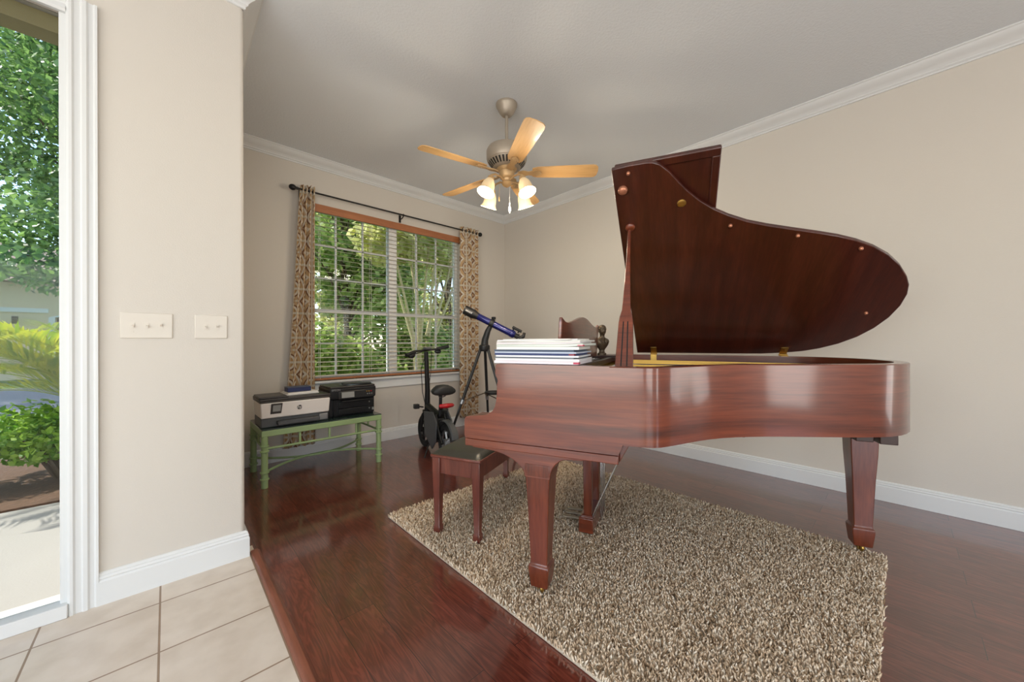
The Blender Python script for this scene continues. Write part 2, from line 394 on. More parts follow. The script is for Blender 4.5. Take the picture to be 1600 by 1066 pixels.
# walls behind the camera, each with unseen openings that hold area lamps
LW = (-2.3, 1.4, .25, 2.55)   # left wall opening y0 y1 z0 z1
b = MB()
b.box(XL-.15, XL, YBk-.15, LW[0], -.1, HC); b.box(XL-.15, XL, LW[1], PY+.15, -.1, HC)
b.box(XL-.15, XL, LW[0], LW[1], -.1, LW[2]); b.box(XL-.15, XL, LW[0], LW[1], LW[3], HC)
struct(b.build('wall_left', WALL, smooth=False))
BWS = ((-3.2, -.7), (.75, 1.25)); BZ = (.1, 2.6)
b = MB(); xs_ = [XL-.15]+[x for w_ in BWS for x in w_]+[XB+.15]
for x0, x1 in zip(xs_[0::2], xs_[1::2]): b.box(x0, x1, YBk-.15, YBk, -.1, HC)
for x0, x1 in BWS: b.box(x0, x1, YBk-.15, YBk, -.1, BZ[0]); b.box(x0, x1, YBk-.15, YBk, BZ[1], HC)
struct(b.build('wall_back', WALL, smooth=False))

# mouldings: profile (offset into the room, z) run along a wall; s0/s1 = mitre sign at both ends
def moulding(name, p0, p1, inward, prof, m0, m1, mat=WHITE):
    p0, p1, n = Vector(p0), Vector(p1), Vector(inward); d = (p1-p0).normalized()
    ra = [tuple((p0 + n*o + d*o*m0).to_3d() + Vector((0, 0, z))) for o, z in prof]
    rb = [tuple((p1 + n*o - d*o*m1).to_3d() + Vector((0, 0, z))) for o, z in prof]
    b = MB(); b.rings([ra, rb]); return struct(b.build(name, mat, angle=20))
BASE = [(0, 0), (.018, 0), (.018, .1), (.013, .108), (.016, .114), (.011, .122), (.012, .128), (.006, .136), (0, .138)]
CRN = [(0, HC), (.085, HC), (.085, HC-.008), (.077, HC-.012), (.072, HC-.022), (.060, HC-.036), (.042, HC-.050), (.026, HC-.060), (.018, HC-.070), (.018, HC-.076), (.008, HC-.084), (.008, HC-.094), (0, HC-.096)]
moulding('baseboard_far', (PX, YA), (XB, YA), (0, -1), BASE, 1, 1)
moulding('baseboard_right', (XB, YBk), (XB, YA), (-1, 0), BASE, 1, 1)
moulding('baseboard_left', (PX, PY), (PX, YA), (1, 0), BASE, -1, 1)
moulding('baseboard_entry', (-.213, PY), (PX, PY), (0, -1), BASE, 0, -1)
moulding('trim_2', (PX, YA), (XB, YA), (0, -1), CRN, 1, 1)
moulding('trim_3', (XB, YBk), (XB, YA), (-1, 0), CRN, 1, 1)
moulding('trim_4', (PX, PY), (PX, YA), (1, 0), CRN, -1, 1)
moulding('trim_5', (XL, PY), (PX, PY), (0, -1), CRN, 1, -1)

# sidelight window beside the front door
CAS = [(-.300, 0), (-.300, .016), (-.292, .022), (-.284, .022), (-.278, .015), (-.262, .014), (-.256, .020), (-.244, .020), (-.238, .013), (-.226, .012), (-.220, .018), (-.213, .018), (-.213, 0)]
b = MB(); b.prism([(x, PY-o) for x, o in CAS], lambda u, v, t: (u, v, t), 0, 2.575)
b.prism([(z, o) for z, o in [(2.497, 0), (2.497, .016), (2.506, .022), (2.514, .02), (2.53, .014), (2.55, .02), (2.575, .018), (2.575, 0)]], lambda u, v, t: (t, PY-v, u), SX0-.08, -.3)
w1 = struct(b.build('window_1', WHITE, angle=25))
b = MB(); b.box(SX1-.024, SX1, PY+.0, PY+.05, .04, 2.5)
b.box(SX0, SX1, PY-.03, PY+.05, .0, .055); b.box(SX0, SX0+.024, PY, PY+.05, .05, 2.5)
b.build('window_frame', WHITE, w1, bevel=.003)
MB().box(SX0, SX1-.004, PY+.05, PY+.15, 2.43, 2.5).build('window_header', OLIVE, w1, smooth=False)
MB().box(SX0+.02, SX1-.02, PY+.028, PY+.034, .05, 2.505).build('window_pane', GLASS, w1, smooth=False)

# main window in the far wall: two double-hung sashes
b = MB(); yf = YA+.085
fw_ = .04
b.box(WX0, WX1, yf, yf+.06, WZ0, WZ0+fw_); b.box(WX0, WX1, yf, yf+.06, WZ1-fw_, WZ1)
b.box(WX0, WX0+fw_, yf, yf+.06, WZ0, WZ1); b.box(WX1-fw_, WX1, yf, yf+.06, WZ0, WZ1)
w2 = struct(b.build('window_2', WHITE, bevel=.004))
MB().box(1.905, 2.005, yf-.02, yf+.06, WZ0, WZ1).build('mullion', WHITE, w2, bevel=.004)
for x0, x1 in ((WX0+fw_, 1.905), (2.005, WX1-fw_)):
    b = MB(); zr = WZ0+fw_+(WZ1-WZ0-2*fw_)*.4
    b.box(x0, x1, yf+.005, yf+.045, zr-.02, zr+.02)
    for k in (1, 2):
        xm = x0+(x1-x0)*k/3; b.box(xm-.009, xm+.009, yf+.02, yf+.04, WZ0, WZ1)
    for k in (1, 3, 4):
        zm = WZ0+fw_+(WZ1-WZ0-2*fw_)*k/5; b.box(x0, x1, yf+.02, yf+.04, zm-.009, zm+.009)
    b.build('sash', WHITE, w2, bevel=.002)
    MB().box(x0, x1, yf+.028, yf+.032, WZ0+.02, WZ1-.02).build('window_pane', GLASS, w2, smooth=False)
b = MB(); b.box(WX0-.06, WX1+.06, YA-.05, YA+.085, WZ0-.022, WZ0)
b.prism([(0, 0), (-.012, 0), (-.016, -.02), (-.012, -.07), (-.02, -.085), (-.02, -.1), (0, -.1)], lambda u, v, t: (t, YA+u, WZ0-.022+v), WX0-.03, WX1+.03)
b.build('window_sill', WHITE, w2, bevel=.003)

# ------------------------------------------------------------------ blinds
bl = thing('window_blind', 'wide wooden slat blind with brown valance covering the double window', 'blind', (1.945, YA+.02, WZ0))
BX = .93
b = MB(); b.box(-BX-.02, BX+.02, -.035, -.015, 1.72, 1.80); b.box(-BX-.02, -BX-.005, -.035, .03, 1.72, 1.80); b.box(BX+.005, BX+.02, -.035, .03, 1.72, 1.80)
b.build('valance', VAL, bl, bevel=.004)
MB().box(-BX, BX, -.01, .045, 1.745, 1.785).build('head_rail', WHITE, bl)
ns = 37
for k in range(ns):
    z = .05+(1.735-.05)*k/(ns-1)
    b = MB(); t = R(7); hw = .0245
    pr = [(-hw, 0), (-hw*.5, .0028), (0, .0036), (hw*.5, .0028), (hw, 0), (hw*.5, .0002), (0, .001), (-hw*.5, .0002)]
    b.prism([(y*math.cos(t)-q*math.sin(t), y*math.sin(t)+q*math.cos(t)) for y, q in pr], lambda u, v, s: (s, .02+u, z+v), -BX, BX)
    b.build('slat', SLAT, bl)
MB().box(-BX, BX, -.005, .045, .004, .026).build('bottom_rail', VAL, bl, bevel=.004)
for x in (-.8, -.27, .27, .8):
    MB().box(x-.0012, x+.0012, -.0065, -.0045, .02, 1.75).box(x-.0012, x+.0012, .0445, .0465, .02, 1.75).build('ladder_cord', PAPER, bl, smooth=False)
MB().tube([(-BX+.05, -.04, 1.73), (-BX+.05, -.045, .9)], .004, 8).build('tilt_wand', PAPER, bl)

# ------------------------------------------------------------------ curtain rod + curtains
RY, RZ = YA-.095, 2.61
rod = thing('curtain_rod', 'black metal curtain rod with ball finials above the window', 'curtain rod', (2.01, RY, RZ))
MB().tube([(-1.09, 0, 0), (1.09, 0, 0)], .0085, 12).build('pole', BLACKM, rod)
for s in (-1, 1):
    b = MB(); b.ball((s*1.135, 0, 0), .028, s=(1.15, 1, 1)); b.tube([(s*1.085, 0, 0), (s*1.115, 0, 0)], .013)
    b.build('finial', BLACKM, rod)
for x in (-1.05, 0, 1.05):
    b = MB(); b.tube([(x, 0, -.012), (x, .03, -.03), (x, .085, -.03)], .006); b.box(x-.012, x+.012, .085, .095, -.065, .02); b.torus((x, 0, 0), .012, .004, (1, 0, 0), 16, 6)
    b.build('bracket', BLACKM, rod)

def curtain(xt0, xt1, xb0, xb1, folds, label, seed, sway):
    rr_ = random.Random(seed); nz, nu = 60, folds*14
    c = thing('curtain', label, 'curtain', ((xb0+xb1)/2, RY, .13), group=None)
    ox, oz = c.location.x, c.location.z
    ph = [rr_.uniform(-.5, .5) for _ in range(folds+1)]; am = [rr_.uniform(.8, 1.2) for _ in range(folds+1)]
    verts, uvs, faces = [], [], []
    ztop, zbot = RZ+.045, .13
    for i in range(nz+1):
        t = i/nz; z = ztop+(zbot-ztop)*t
        x0 = xt0+(xb0-xt0)*t**.8 + sway*math.sin(t*PI)*.02; x1 = xt1+(xb1-xt1)*t
        for j in range(nu+1):
            s = j/nu; f = int(min(folds-1, s*folds)); a = .034*am[f]*(1+.25*math.sin(3*t+ph[f]))
            ang = 2*PI*folds*s+.35*math.sin(2.5*t+ph[f])
            verts.append((x0+(x1-x0)*s+.010*math.sin(2*ang)-ox, a*math.sin(ang), z-oz))
            uvs.append((s*folds*.205+seed*.03, z))
    for i in range(nz):
        for j in range(nu):
            q = i*(nu+1)+j; faces.append((q, q+1, q+nu+2, q+nu+1))
    me = bpy.data.meshes.new('cloth_panel'); me.from_pydata(verts, [], faces); me.materials.append(CURT)
    ul = me.uv_layers.new(name='UVMap')
    for l in me.loops: ul.data[l.index].uv = uvs[l.vertex_index]
    for p in me.polygons: p.use_smooth = True
    o = bpy.data.objects.new('cloth_panel', me); COL.objects.link(o); o.parent = c
    so = o.modifiers.new('thick', 'SOLIDIFY'); so.thickness = .0015
    for k in range(folds):
        x = xt0+(xt1-xt0)*(k+.5)/folds
        MB().torus((x-ox, 0, RZ-oz), .02, .004, (1, 0, 0), 20, 6).build('grommet', BLACKM, c)
    return c
curtain(.945, 1.065, .785, 1.06, 4, 'brown and cream patterned curtain hanging left of the window, behind the printers', 3, 1)
curtain(2.815, 3.105, 2.815, 3.10, 5, 'tan and cream patterned curtain hanging right of the window, behind the telescope', 11, 0)

# ------------------------------------------------------------------ wall switches
def switches(x0, x1, n, ups, label, zc=1.209):
    t = thing('switch_plate', label, 'light switch', ((x0+x1)/2, PY, zc-.058))
    w = (x1-x0)/2
    MB().box(-w, w, -.006, 0, 0, .116).build('cover_plate', PLATE, t, bevel=.003)
    for k in range(n):
        x = (k-(n-1)/2)*.046
        up = 1 if ups[k] else -1
        b = MB(); b.box(x-.006, x+.006, -.008, -.005, .046, .070)
        b.hexa([(x-.004, -.006, .053), (x+.004, -.006, .053), (x+.004, -.006, .063), (x-.004, -.006, .063)],
               [(x-.0035, -.019, .056+.007*up), (x+.0035, -.019, .056+.007*up), (x+.0035, -.019, .060+.007*up), (x-.0035, -.019, .060+.007*up)])
        b.build('toggle', PLATE, t)
        for z in (.028, .088):
            MB().disc((x, -.0065, z), .003, (0, 1, 0), .002, 10).build('screw', PLATE, t)
switches(-.150, .022, 3, (0, 0, 1), 'white three toggle switch plate on the wall beside the sidelight')
switches(.101, .228, 2, (0, 1), 'white two toggle switch plate near the wall corner')

# ------------------------------------------------------------------ ceiling fan
fan = thing('ceiling_fan', 'five blade ceiling fan with light wood blades and four lit glass shades', 'ceiling fan', (1.935, 2.1, HC))
B0 = HC
MB().lathe([(.083, 0), (.083, -.010), (.080, -.022), (.072, -.036), (.070, -.042), (.060, -.058), (.057, -.064), (.044, -.082), (.030, -.092), (.02, -.094)], 32).build('canopy', FANM, fan)
MB().lathe([(.0125, -.09), (.0125, -.36)], 16).build('downrod', FANM, fan)
b = MB(); b.lathe([(.02, -.325), (.05, -.33), (.115, -.338), (.148, -.352), (.158, -.372), (.158, -.43), (.15, -.45)], 48)
b.lathe([(.15, -.45), (.146, -.452), (.144, -.457), (.098, -.505), (.09, -.507)], 48)
mh = b.build('motor_housing', FANM, fan)
b = MB()
for k in range(30):
    a = 2*PI*k/30; c_, s_ = math.cos(a), math.sin(a); wd = .0068
    q = lambda r, z, o: (r*c_-o*s_, r*s_+o*c_, z)
    b.hexa([q(.140, -.459, -wd), q(.140, -.459, wd), q(.107, -.4935, wd*.7), q(.107, -.4935, -wd*.7)],
           [q(.1425, -.461, -wd), q(.1425, -.461, wd), q(.1095, -.4957, wd*.7), q(.1095, -.4957, -wd*.7)])
b.build('vent_slots', BLACKM, mh)
MB().lathe([(.08, -.505), (.075, -.515), (.06, -.53), (.058, -.565), (.05, -.58), (.04, -.586), (.036, -.60), (.042, -.615), (.03, -.635), (.012, -.645), (.004, -.65)], 32).build('light_fitter', FANG, fan)
bz = 2.45-HC
for k in range(5):
    ang = R(26+72*k)
    pit = R(-13)
    def tw(x, y, z):
        y2, z2 = y*math.cos(pit)-z*math.sin(pit), y*math.sin(pit)+z*math.cos(pit)
        return (x, y2, z2)
    out = [(.20, -.045), (.24, -.058), (.45, -.066), (.66, -.070), (.685, -.064), (.70, -.045), (.705, 0), (.70, .045), (.685, .064), (.66, .070), (.45, .066), (.24, .058), (.20, .045)]
    b = MB(); b.prism(out, tw, -.003, .003)
    o = b.build('blade', GOLDW, fan); o.location = (0, 0, bz); o.rotation_euler = (0, 0, ang)
    b = MB()
    arm = [(.085, .018), (.13, .03), (.17, .018), (.20, .026), (.235, .030), (.262, .018), (.272, 0)]
    b.prism([(x, y) for x, y in arm]+[(x, -y) for x, y in reversed(arm[:-1])], tw, -.012, -.0035)
    for x, y in ((.225, .016), (.225, -.016), (.252, 0)):
        p = tw(x, y, -.013); b.ball(p, .004, 8, 4)
    b.build('blade_arm', FANG, o)
va = R(46.6)
for k in range(4):
    a = va+R(45+90*k); d = Vector((math.cos(a), math.sin(a), 0))
    c0 = Vector((0, 0, -.60)); c2 = d*.165+Vector((0, 0, -.625))
    b = MB(); b.tube([c0+d*.03, d*.075+Vector((0, 0, -.585)), d*.125+Vector((0, 0, -.585)), c2+Vector((0, 0, .02)), c2], .008, 8)
    rot = Vector((0, 0, -1)).rotation_difference((Vector((0, 0, -1))+d*.42).normalized()).to_matrix()
    b.lathe([(.012, .012), (.024, .004), (.026, -.02), (.022, -.026)], 18, tuple(c2), rot)
    la = b.build('lamp_arm', FANG, fan)
    b = MB(); b.lathe([(.024, -.016), (.030, -.022), (.044, -.05), (.050, -.08), (.052, -.105), (.058, -.122), (.068, -.135), (.065, -.136), (.055, -.121), (.049, -.105), (.047, -.08), (.040, -.05), (.022, -.02)], 28, tuple(c2), rot)
    b.build('lamp_shade', SHADE, fan)
    MB().ball(tuple(c2+rot @ Vector((0, 0, -.07))), .026, 14, 8).build('bulb', BULB, la)
    ld = bpy.data.lights.new('fan_lamp', 'POINT'); ld.energy = 9; ld.color = (1, .86, .66); ld.shadow_soft_size = .05
    lo = bpy.data.objects.new('fan_lamp', ld); COL.objects.link(lo)
    lo.location = Vector((1.935, 2.1, HC))+c2+rot @ Vector((0, 0, -.165))
b = MB(); b.tube([(.02, -.01, -.64), (.02, -.01, -.76)], .0012, 6); b.lathe([(.002, -.76), (.008, -.775), (.003, -.785), (.010, -.80), (.011, -.82), (.004, -.845), (.001, -.85)], 12, (.02, -.01, 0))
b.build('pull_chain', CRYSTAL, fan)
b = MB(); b.tube([(-.04, .035, -.58), (-.045, .04, -.72)], .0012, 6); b.lathe([(.002, -.72), (.007, -.735), (.006, -.755), (.001, -.76)], 12, (-.045, .04, 0))
b.build('pull_chain', FANG, fan)

# ------------------------------------------------------------------ rug
RX0, RX1, RY0, RY1 = 1.035, 2.69, .045, 2.265
rug = thing('shag_rug', 'large beige shag rug under the piano', 'rug', ((RX0+RX1)/2, (RY0+RY1)/2, 0))
hx, hy = (RX1-RX0)/2, (RY1-RY0)/2
MB().box(-hx, hx, -hy, hy, 0, .012).build('rug_backing', RUGB, rug, bevel=.004)
rs = np.random.RandomState(5)
sp = .0092; gx, gy = np.meshgrid(np.arange(-hx+.003, hx, sp), np.arange(-hy+.003, hy, sp))
px = (gx.ravel()+rs.uniform(-.0045, .0045, gx.size)); py = (gy.ravel()+rs.uniform(-.0045, .0045, gx.size)); n = px.size
cl = np.sin(px*61+3*np.sin(py*37))*np.sin(py*57+2*np.sin(px*41))
la = rs.uniform(0, 2*PI, n); le = rs.uniform(.004, .016, n); hh = .018+.009*rs.rand(n)+.003*cl
dx, dy = np.cos(la)*le, np.sin(la)*le; tw0 = rs.uniform(0, 2*PI, n)
V = np.zeros((n, 7, 3))
for j in range(3):
    a = tw0+2*PI*j/3
    V[:, j, 0] = px+.0036*np.cos(a); V[:, j, 1] = py+.0036*np.sin(a); V[:, j, 2] = .010
    V[:, 3+j, 0] = px+.45*dx+.0046*np.cos(a+.6); V[:, 3+j, 1] = py+.45*dy+.0046*np.sin(a+.6); V[:, 3+j, 2] = .010+hh*.62
V[:, 6, 0] = px+dx; V[:, 6, 1] = py+dy; V[:, 6, 2] = .010+hh
base = np.array([(0, 1, 4), (0, 4, 3), (1, 2, 5), (1, 5, 4), (2, 0, 3), (2, 3, 5), (3, 4, 6), (4, 5, 6), (5, 3, 6)])
Fc = (np.arange(n)[:, None, None]*7+base[None]).reshape(-1, 3)
pile = np_mesh('rug_pile', V.reshape(-1, 3), Fc, RUGP, rug, smooth=True); pile['kind'] = 'stuff'

# ------------------------------------------------------------------ grand piano (local x = towards the tail, y = towards the bass side)
OX, OY = 1.1388, 1.0630
PROT = -R(67.4)
W, ZT, ZB = 1.5, 1.032, .729
FZ = .016      # standing height on the rug
pn = thing('grand_piano', 'reddish brown grand piano with raised lid standing on the beige rug', 'piano', (OX, OY, 0), PROT)
# case
curve = [(.31, 0), (.40, 0), (.434, .001), (.465, .008), (.495, .026), (.534, .069), (.566, .108), (.602, .152), (.638, .194), (.676, .234), (.724, .275), (.776, .311), (.838, .347), (.90, .377), (.96, .402), (1.02, .425), (1.08, .448), (1.14, .471), (1.20, .495), (1.258, .520), (1.32, .549), (1.374, .583), (1.42, .624), (1.455, .668), (1.49, .724), (1.518, .786), (1.54, .86), (1.55, .94), (1.548, 1.03), (1.535, 1.12), (1.505, 1.21), (1.46, 1.29), (1.40, 1.36), (1.32, 1.42), (1.22, 1.46), (1.10, 1.485), (.95, 1.497), (.80, 1.5), (.31, 1.5)]
def offset_path(path, d):
    out = []
    for i, p in enumerate(path):
        a = Vector(path[max(0, i-1)]); c = Vector(path[min(len(path)-1, i+1)]); t = (c-a).normalized()
        nrm = Vector((-t.y, t.x)); q = Vector(p)+nrm*d; out.append((q.x, q.y))
    return out
inner = offset_path(curve, .05)
b = MB()
rs_ = []
for (x, y), (xi, yi) in zip(curve, inner):
    rs_.append([(x, y, ZB), (x, y, ZT-.004), (x+(xi-x)*.08, y+(yi-y)*.08, ZT), (xi, yi, ZT), (xi, yi, ZB)])
b.rings(rs_)
armp = [(-.345, .687), (-.349, .70), (-.349, .772), (-.340, .784), (-.318, .789), (-.285, .793), (-.245, .799), (-.224, .805), (-.203, .820), (-.190, .842), (-.184, .87), (-.180, .905), (-.180, .94), (-.176, .955), (-.178, .966), (-.186, .978), (-.189, .992), (-.186, 1.026), (-.182, ZT), (.30, ZT), (.40, ZT), (.40, ZB), (.372, ZB), (.343, .687)]
b.prism([p for p in armp if p[0] <= .36]+[], lambda u, v, t: (u, t, v), 0, .05) if False else None
armq = [p for p in armp[:19]] + [(.31, ZT), (.31, ZB+.0), (.36, ZB), (.343, .687)]
b.prism(armq, lambda u, v, t: (u, t, v), 0, .05); b.prism(armq, lambda u, v, t: (u, t, v), 1.45, 1.5)
case = b.build('case', PW, pn, angle=28)
# key bed with stepped end
b = MB(); b.prism([(-.347, .651), (-.347, .684), (.343, .684), (.343, .651)], lambda u, v, t: (u, t, v), .001, W-.001)
b.prism([(.343, .651), (.343, .70), (.36, ZB), (.384, ZB)], lambda u, v, t: (u, t, v), .03, W-.03)
kb = b.build('key_bed', PW, pn, bevel=.003)
MB().box(-.345, -.315, .05, 1.45, .684, .745).build('key_slip', PW, pn, bevel=.003)
b = MB(); b.box(-.315, -.175, .11, 1.39, .70, .775)
kbd = b.build('keyboard', IVORY, pn, smooth=False)
i = 0
for o_ in range(52):
    if o_ % 7 in (1, 2, 4, 5, 6):
        y = .11+1.28*(o_+1)/52
        if i < 36 and y < 1.38:
            MB().box(-.27, -.175, y-.006, y+.006, .775, .787).build('black_key', BLACKW, kbd, smooth=False); i += 1
for y0, y1 in ((.05, .11), (1.39, 1.45)): MB().box(-.315, -.175, y0, y1, .70, .79).build('key_block', PW, pn, bevel=.004)
b = MB(); b.prism([(-.175, .76), (-.165, .78), (-.14, .95), (-.12, .97), (-.10, .97), (-.10, .76)], lambda u, v, t: (u, t, v), .052, 1.448)
b.build('fallboard', PW, pn, bevel=.003)
# inside: soundboard, gold plate, pin block, dampers
innp = offset_path(curve, .055)
poly = [(.05, .055)] + innp[1:-1] + [(.05, 1.445)]
MB().prism(poly, lambda u, v, t: (u, v, t), .90, .91).build('soundboard', VAL, pn, smooth=False)
innp2 = offset_path(curve, .075)
poly2 = [(.05, .075)] + innp2[1:-1] + [(.05, 1.425)]
b = MB(); b.prism(poly2, lambda u, v, t: (u, v, t), .955, .972)
for y, xe in ((.35, .60), (.72, 1.22), (1.05, 1.36), (1.28, 1.30)):
    b.hexa([(.25, y-.012, .972), (xe, y+.05, .972), (xe, y+.075, .972), (.25, y+.012, .972)],
           [(.25, y-.008, 1.0), (xe, y+.055, .99), (xe, y+.07, .99), (.25, y+.008, 1.0)])
plate = b.build('iron_plate', GOLD, pn)
b = MB()
for k in range(90):
    y = .1+1.3*k/90; x1 = .40+.95*(k/90)**.9
    b.tube([(.20, y, .985), (min(1.40, x1), y+.02, .985)], .0009, 4)
st = b.build('strings', STEEL, plate, smooth=False); st['kind'] = 'stuff'
MB().box(-.095, .05, .06, 1.44, .93, .985).build('pin_block', BLACKW, pn)
b = MB()
for k in range(80):
    b.lathe([(.004, .985), (.004, 1.005)], 6, (-.02+.05*(k % 3)/2, .12+1.26*k/80, 0))
tp = b.build('tuning_pins', STEEL, plate); tp['kind'] = 'stuff'
MB().box(.10, .135, .10, 1.40, .985, 1.018).build('damper_rail', BLACKW, pn, bevel=.004)
# music shelf and folding music desk
b = MB(); b.box(-.12, .0, .055, 1.445, 1.01, 1.0315); b.box(-.0, .19, .06, .31, 1.01, 1.0315); b.box(0, .17, 1.20, 1.44, 1.01, 1.0315)
b.build('music_shelf', DARKBR, pn, bevel=.003)
def desk_top(s):      # s in -1..1
    a = abs(s)
    if a > .84: return .204+.020*(a-.84)/.16
    return .205+.0*a+.045*(.5+.5*math.cos(PI*min(1, a/.80)))
pts = [(.70+.46*s, desk_top(s)) for s in [-1+2*i/48 for i in range(49)]]
pts = [(.245, .0), (.236, .05), (.238, .16), (.236, .195)] + pts + [(1.164, .195), (1.162, .16), (1.164, .05), (1.155, 0)]
tl = R(6)
MB().prism(pts, lambda u, v, t: (.03+t+v*math.sin(tl)*.6, u, 1.026+v*math.cos(tl)), -.008, .008).build('music_desk', PW, pn, bevel=.004)
MB().ball((.046, .29, 1.085), .007, 10, 6).build('desk_knob', BLACKW, pn)

# lid frame: (p along the tail axis, l from the hinge, n above)
TH = R(35)
def lidp(p, l, nn): return (p, W-l*math.cos(TH)+nn*math.sin(TH), ZT+.012+l*math.sin(TH)+nn*math.cos(TH))
lid_out = [(.28, -.002), (.28, 1.52), (.36, 1.525), (.434, 1.523), (.460, 1.517), (.486, 1.502), (.522, 1.462), (.56, 1.405), (.605, 1.342), (.655, 1.284), (.715, 1.228), (.78, 1.181), (.86, 1.134), (.945, 1.097), (1.05, 1.058), (1.155, 1.020), (1.235, .989), (1.31, .952), (1.385, .905), (1.456, .845), (1.52, .772), (1.572, .692), (1.602, .630), (1.620, .56), (1.625, .47), (1.612, .37), (1.580, .275), (1.53, .19), (1.46, .118), (1.38, .066), (1.30, .034), (1.20, .012), (1.08, 0), (.95, -.002)]
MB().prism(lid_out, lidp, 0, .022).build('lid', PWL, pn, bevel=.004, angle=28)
b = MB(); F0, F1 = .29, .725
b.prism([(F0, .01), (F1, .01), (F1, 1.515), (F0, 1.515)], lidp, .034, .050)
for a in ([(F0, 1.475), (F1, 1.475), (F1, 1.515), (F0, 1.515)], [(F1-.035, .01), (F1, .01), (F1, 1.48), (F1-.035, 1.48)]):
    b.prism(a, lidp, .026, .052)
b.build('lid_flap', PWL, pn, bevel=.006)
def on_lid(p, l, r, h, mat, name):
    b = MB(); rot = Vector((0, 0, 1)).rotation_difference(Vector((0, -math.sin(TH), -math.cos(TH)))).to_matrix()
    b.lathe([(r, 0), (r, h*.5), (r*.8, h*.8), (r*.45, h), (r*.1, h)], 20, lidp(p, l, 0), rot); return b.build(name, mat, pn)
o = on_lid(.32, 1.41, .022, .022, COPPER, 'lid_knob')
on_lid(.575, 1.29, .02, .008, BRASS, 'lid_medallion')
on_lid(.334, 1.187, .024, .016, PW, 'prop_cup')
for p, l in ((.352, 1.49), (.79, 1.125), (1.338, .905), (1.075, 1.02), (1.5, .42)): on_lid(p, l, .009, .012, COPPER, 'lid_button')
# prop stick
P0, P1 = Vector((.356, .07, 1.0)), Vector((.331, .525, 1.705))
ax = (P1-P0).normalized(); sd = Vector((1, 0, 0)) - ax*ax.x; sd.normalize(); nd = ax.cross(sd)
def prof_bar(profile, th):
    b = MB(); rr_ = []
    for t, hw in profile:
        c = P0+(P1-P0)*t; rr_.append([tuple(c+sd*sx*hw+nd*sy*th) for sx, sy in ((-1, -1), (1, -1), (1, 1), (-1, 1))])
    b.rings(rr_); return b
pr = prof_bar([(0, .036), (.12, .034), (.30, .030), (.335, .027), (.38, .019), (.60, .0125), (.80, .0085), (1, .0075)], .011)
stick = pr.build('prop_stick', PW, pn, bevel=.003)
b = MB(); c0, c1 = P0+ax*.0, P0+(P1-P0)*.30
for s in (-1, 1):
    o_ = sd*.012*s-nd*.0
    b.hexa([tuple(c0+o_+sd*a*.0025+nd*.0115*f) for a, f in ((-1, -1), (1, -1), (1, 1), (-1, 1))], [tuple(c1+o_*.75+sd*a*.0025+nd*.0115*f) for a, f in ((-1, -1), (1, -1), (1, 1), (-1, 1))])
b.build('short_prop_slot', BLACKW, stick)
# hinges
for p in (.40, 1.20):
    b = MB(); b.box(p-.018, p+.018, W-.046, W+.0, ZT-.058, ZT+.002) if False else None
    b.box(p-.020, p+.020, W-.054, W-.0495, ZT-.045, ZT+.004)
    b.box(p-.020, p+.020, W-.054, W-.002, ZT, ZT+.004)
    b.prism([(p-.020, .008), (p+.020, .008), (p+.020, .075), (p-.020, .075)], lidp, -.004, 0)
    b.tube([(p-.024, W-.012, ZT+.008), (p+.024, W-.012, ZT+.008)], .006, 10)
    for q in (.03, .055): b.ball(lidp(p+.006, q, -.004), .003, 8, 4)
    b.build('lid_hinge', BRASS, pn)
# legs
def piano_leg(x, y, ztop, out, flare=True):
    b = MB()
    sec = lambda z, a: [(x-a, y-a, z), (x+a, y-a, z), (x+a, y+a, z), (x-a, y+a, z)]
    prof = [(.040+FZ, .038), (.132, .046), (.150, .046), (.158, .039), (.167, .0385), (.40, .047), (.54, .0545), (ztop-.03, .057), (ztop, .057)]
    b.rings([sec(z, a) for z, a in prof])
    leg = b.build('leg', PWV, pn, bevel=.004)
    b = MB(); b.box(x-.022, x+.022, y-.022, y+.022, .036+FZ, .041+FZ); b.torus((x, y, .020+FZ), .013, .008, (1, .4, 0), 20, 8); b.disc((x, y, .020+FZ), .012, (1, .4, 0), .012)
    b.box(x-.014, x-.010, y-.012, y+.012, .014+FZ, .038+FZ); b.box(x+.010, x+.014, y-.012, y+.012, .014+FZ, .038+FZ)
    b.build('caster', BRASS, leg)
    return leg
def bracket(x, y0, y1, ztop, lft, rgt, drop):
    """arched plate in the x-z plane carrying a leg"""
    top = [(x-lft, ztop), (x+rgt, ztop)]
    L_ = [(x-lft+.02, ztop-.012)]
    for i in range(7):
        a = PI/2*i/6; L_.append((x-.057-(lft-.13)*(1-math.sin(a)), ztop-.014-(drop-.014)*(1-math.cos(a))))
    R_ = [(x+rgt-.02, ztop-.012)]
    for i in range(7):
        a = PI/2*i/6; R_.append((x+.057+(rgt-.13)*(1-math.sin(a)), ztop-.014-(drop-.014)*(1-math.cos(a))))
    poly = top[:1] + L_ + R_[::-1] + top[1:]
    return MB().prism(poly, lambda u, v, t: (u, t, v), y0, y1)
for y in (.079, W-.079):
    piano_leg(0, y, .60, 0)
    bracket(0, y-.055, y+.055, .651, .335, .215, .112).build('leg_plate', PW, pn, bevel=.003)
tx, ty = 1.443, 1.061
tx = 1.44
piano_leg(tx, ty, .66, 0)
b = MB()
for sgn in (-1, 1):
    pl = [(.0, .715), (.135, .715), (.125, .70), (.090, .685), (.064, .655), (.049, .60), (.0, .60)]
    b.prism([(tx+sgn*u, v) for u, v in pl], lambda u, v, t: (u, t, v), ty-.049, ty+.049)
    b.prism([(ty+sgn*u, v) for u, v in pl], lambda u, v, t: (t, u, v), tx-.049, tx+.049)
b.build('leg_plate', PWV, pn, bevel=.002)
inr = offset_path(curve, .012); inr2 = offset_path(curve, .07)
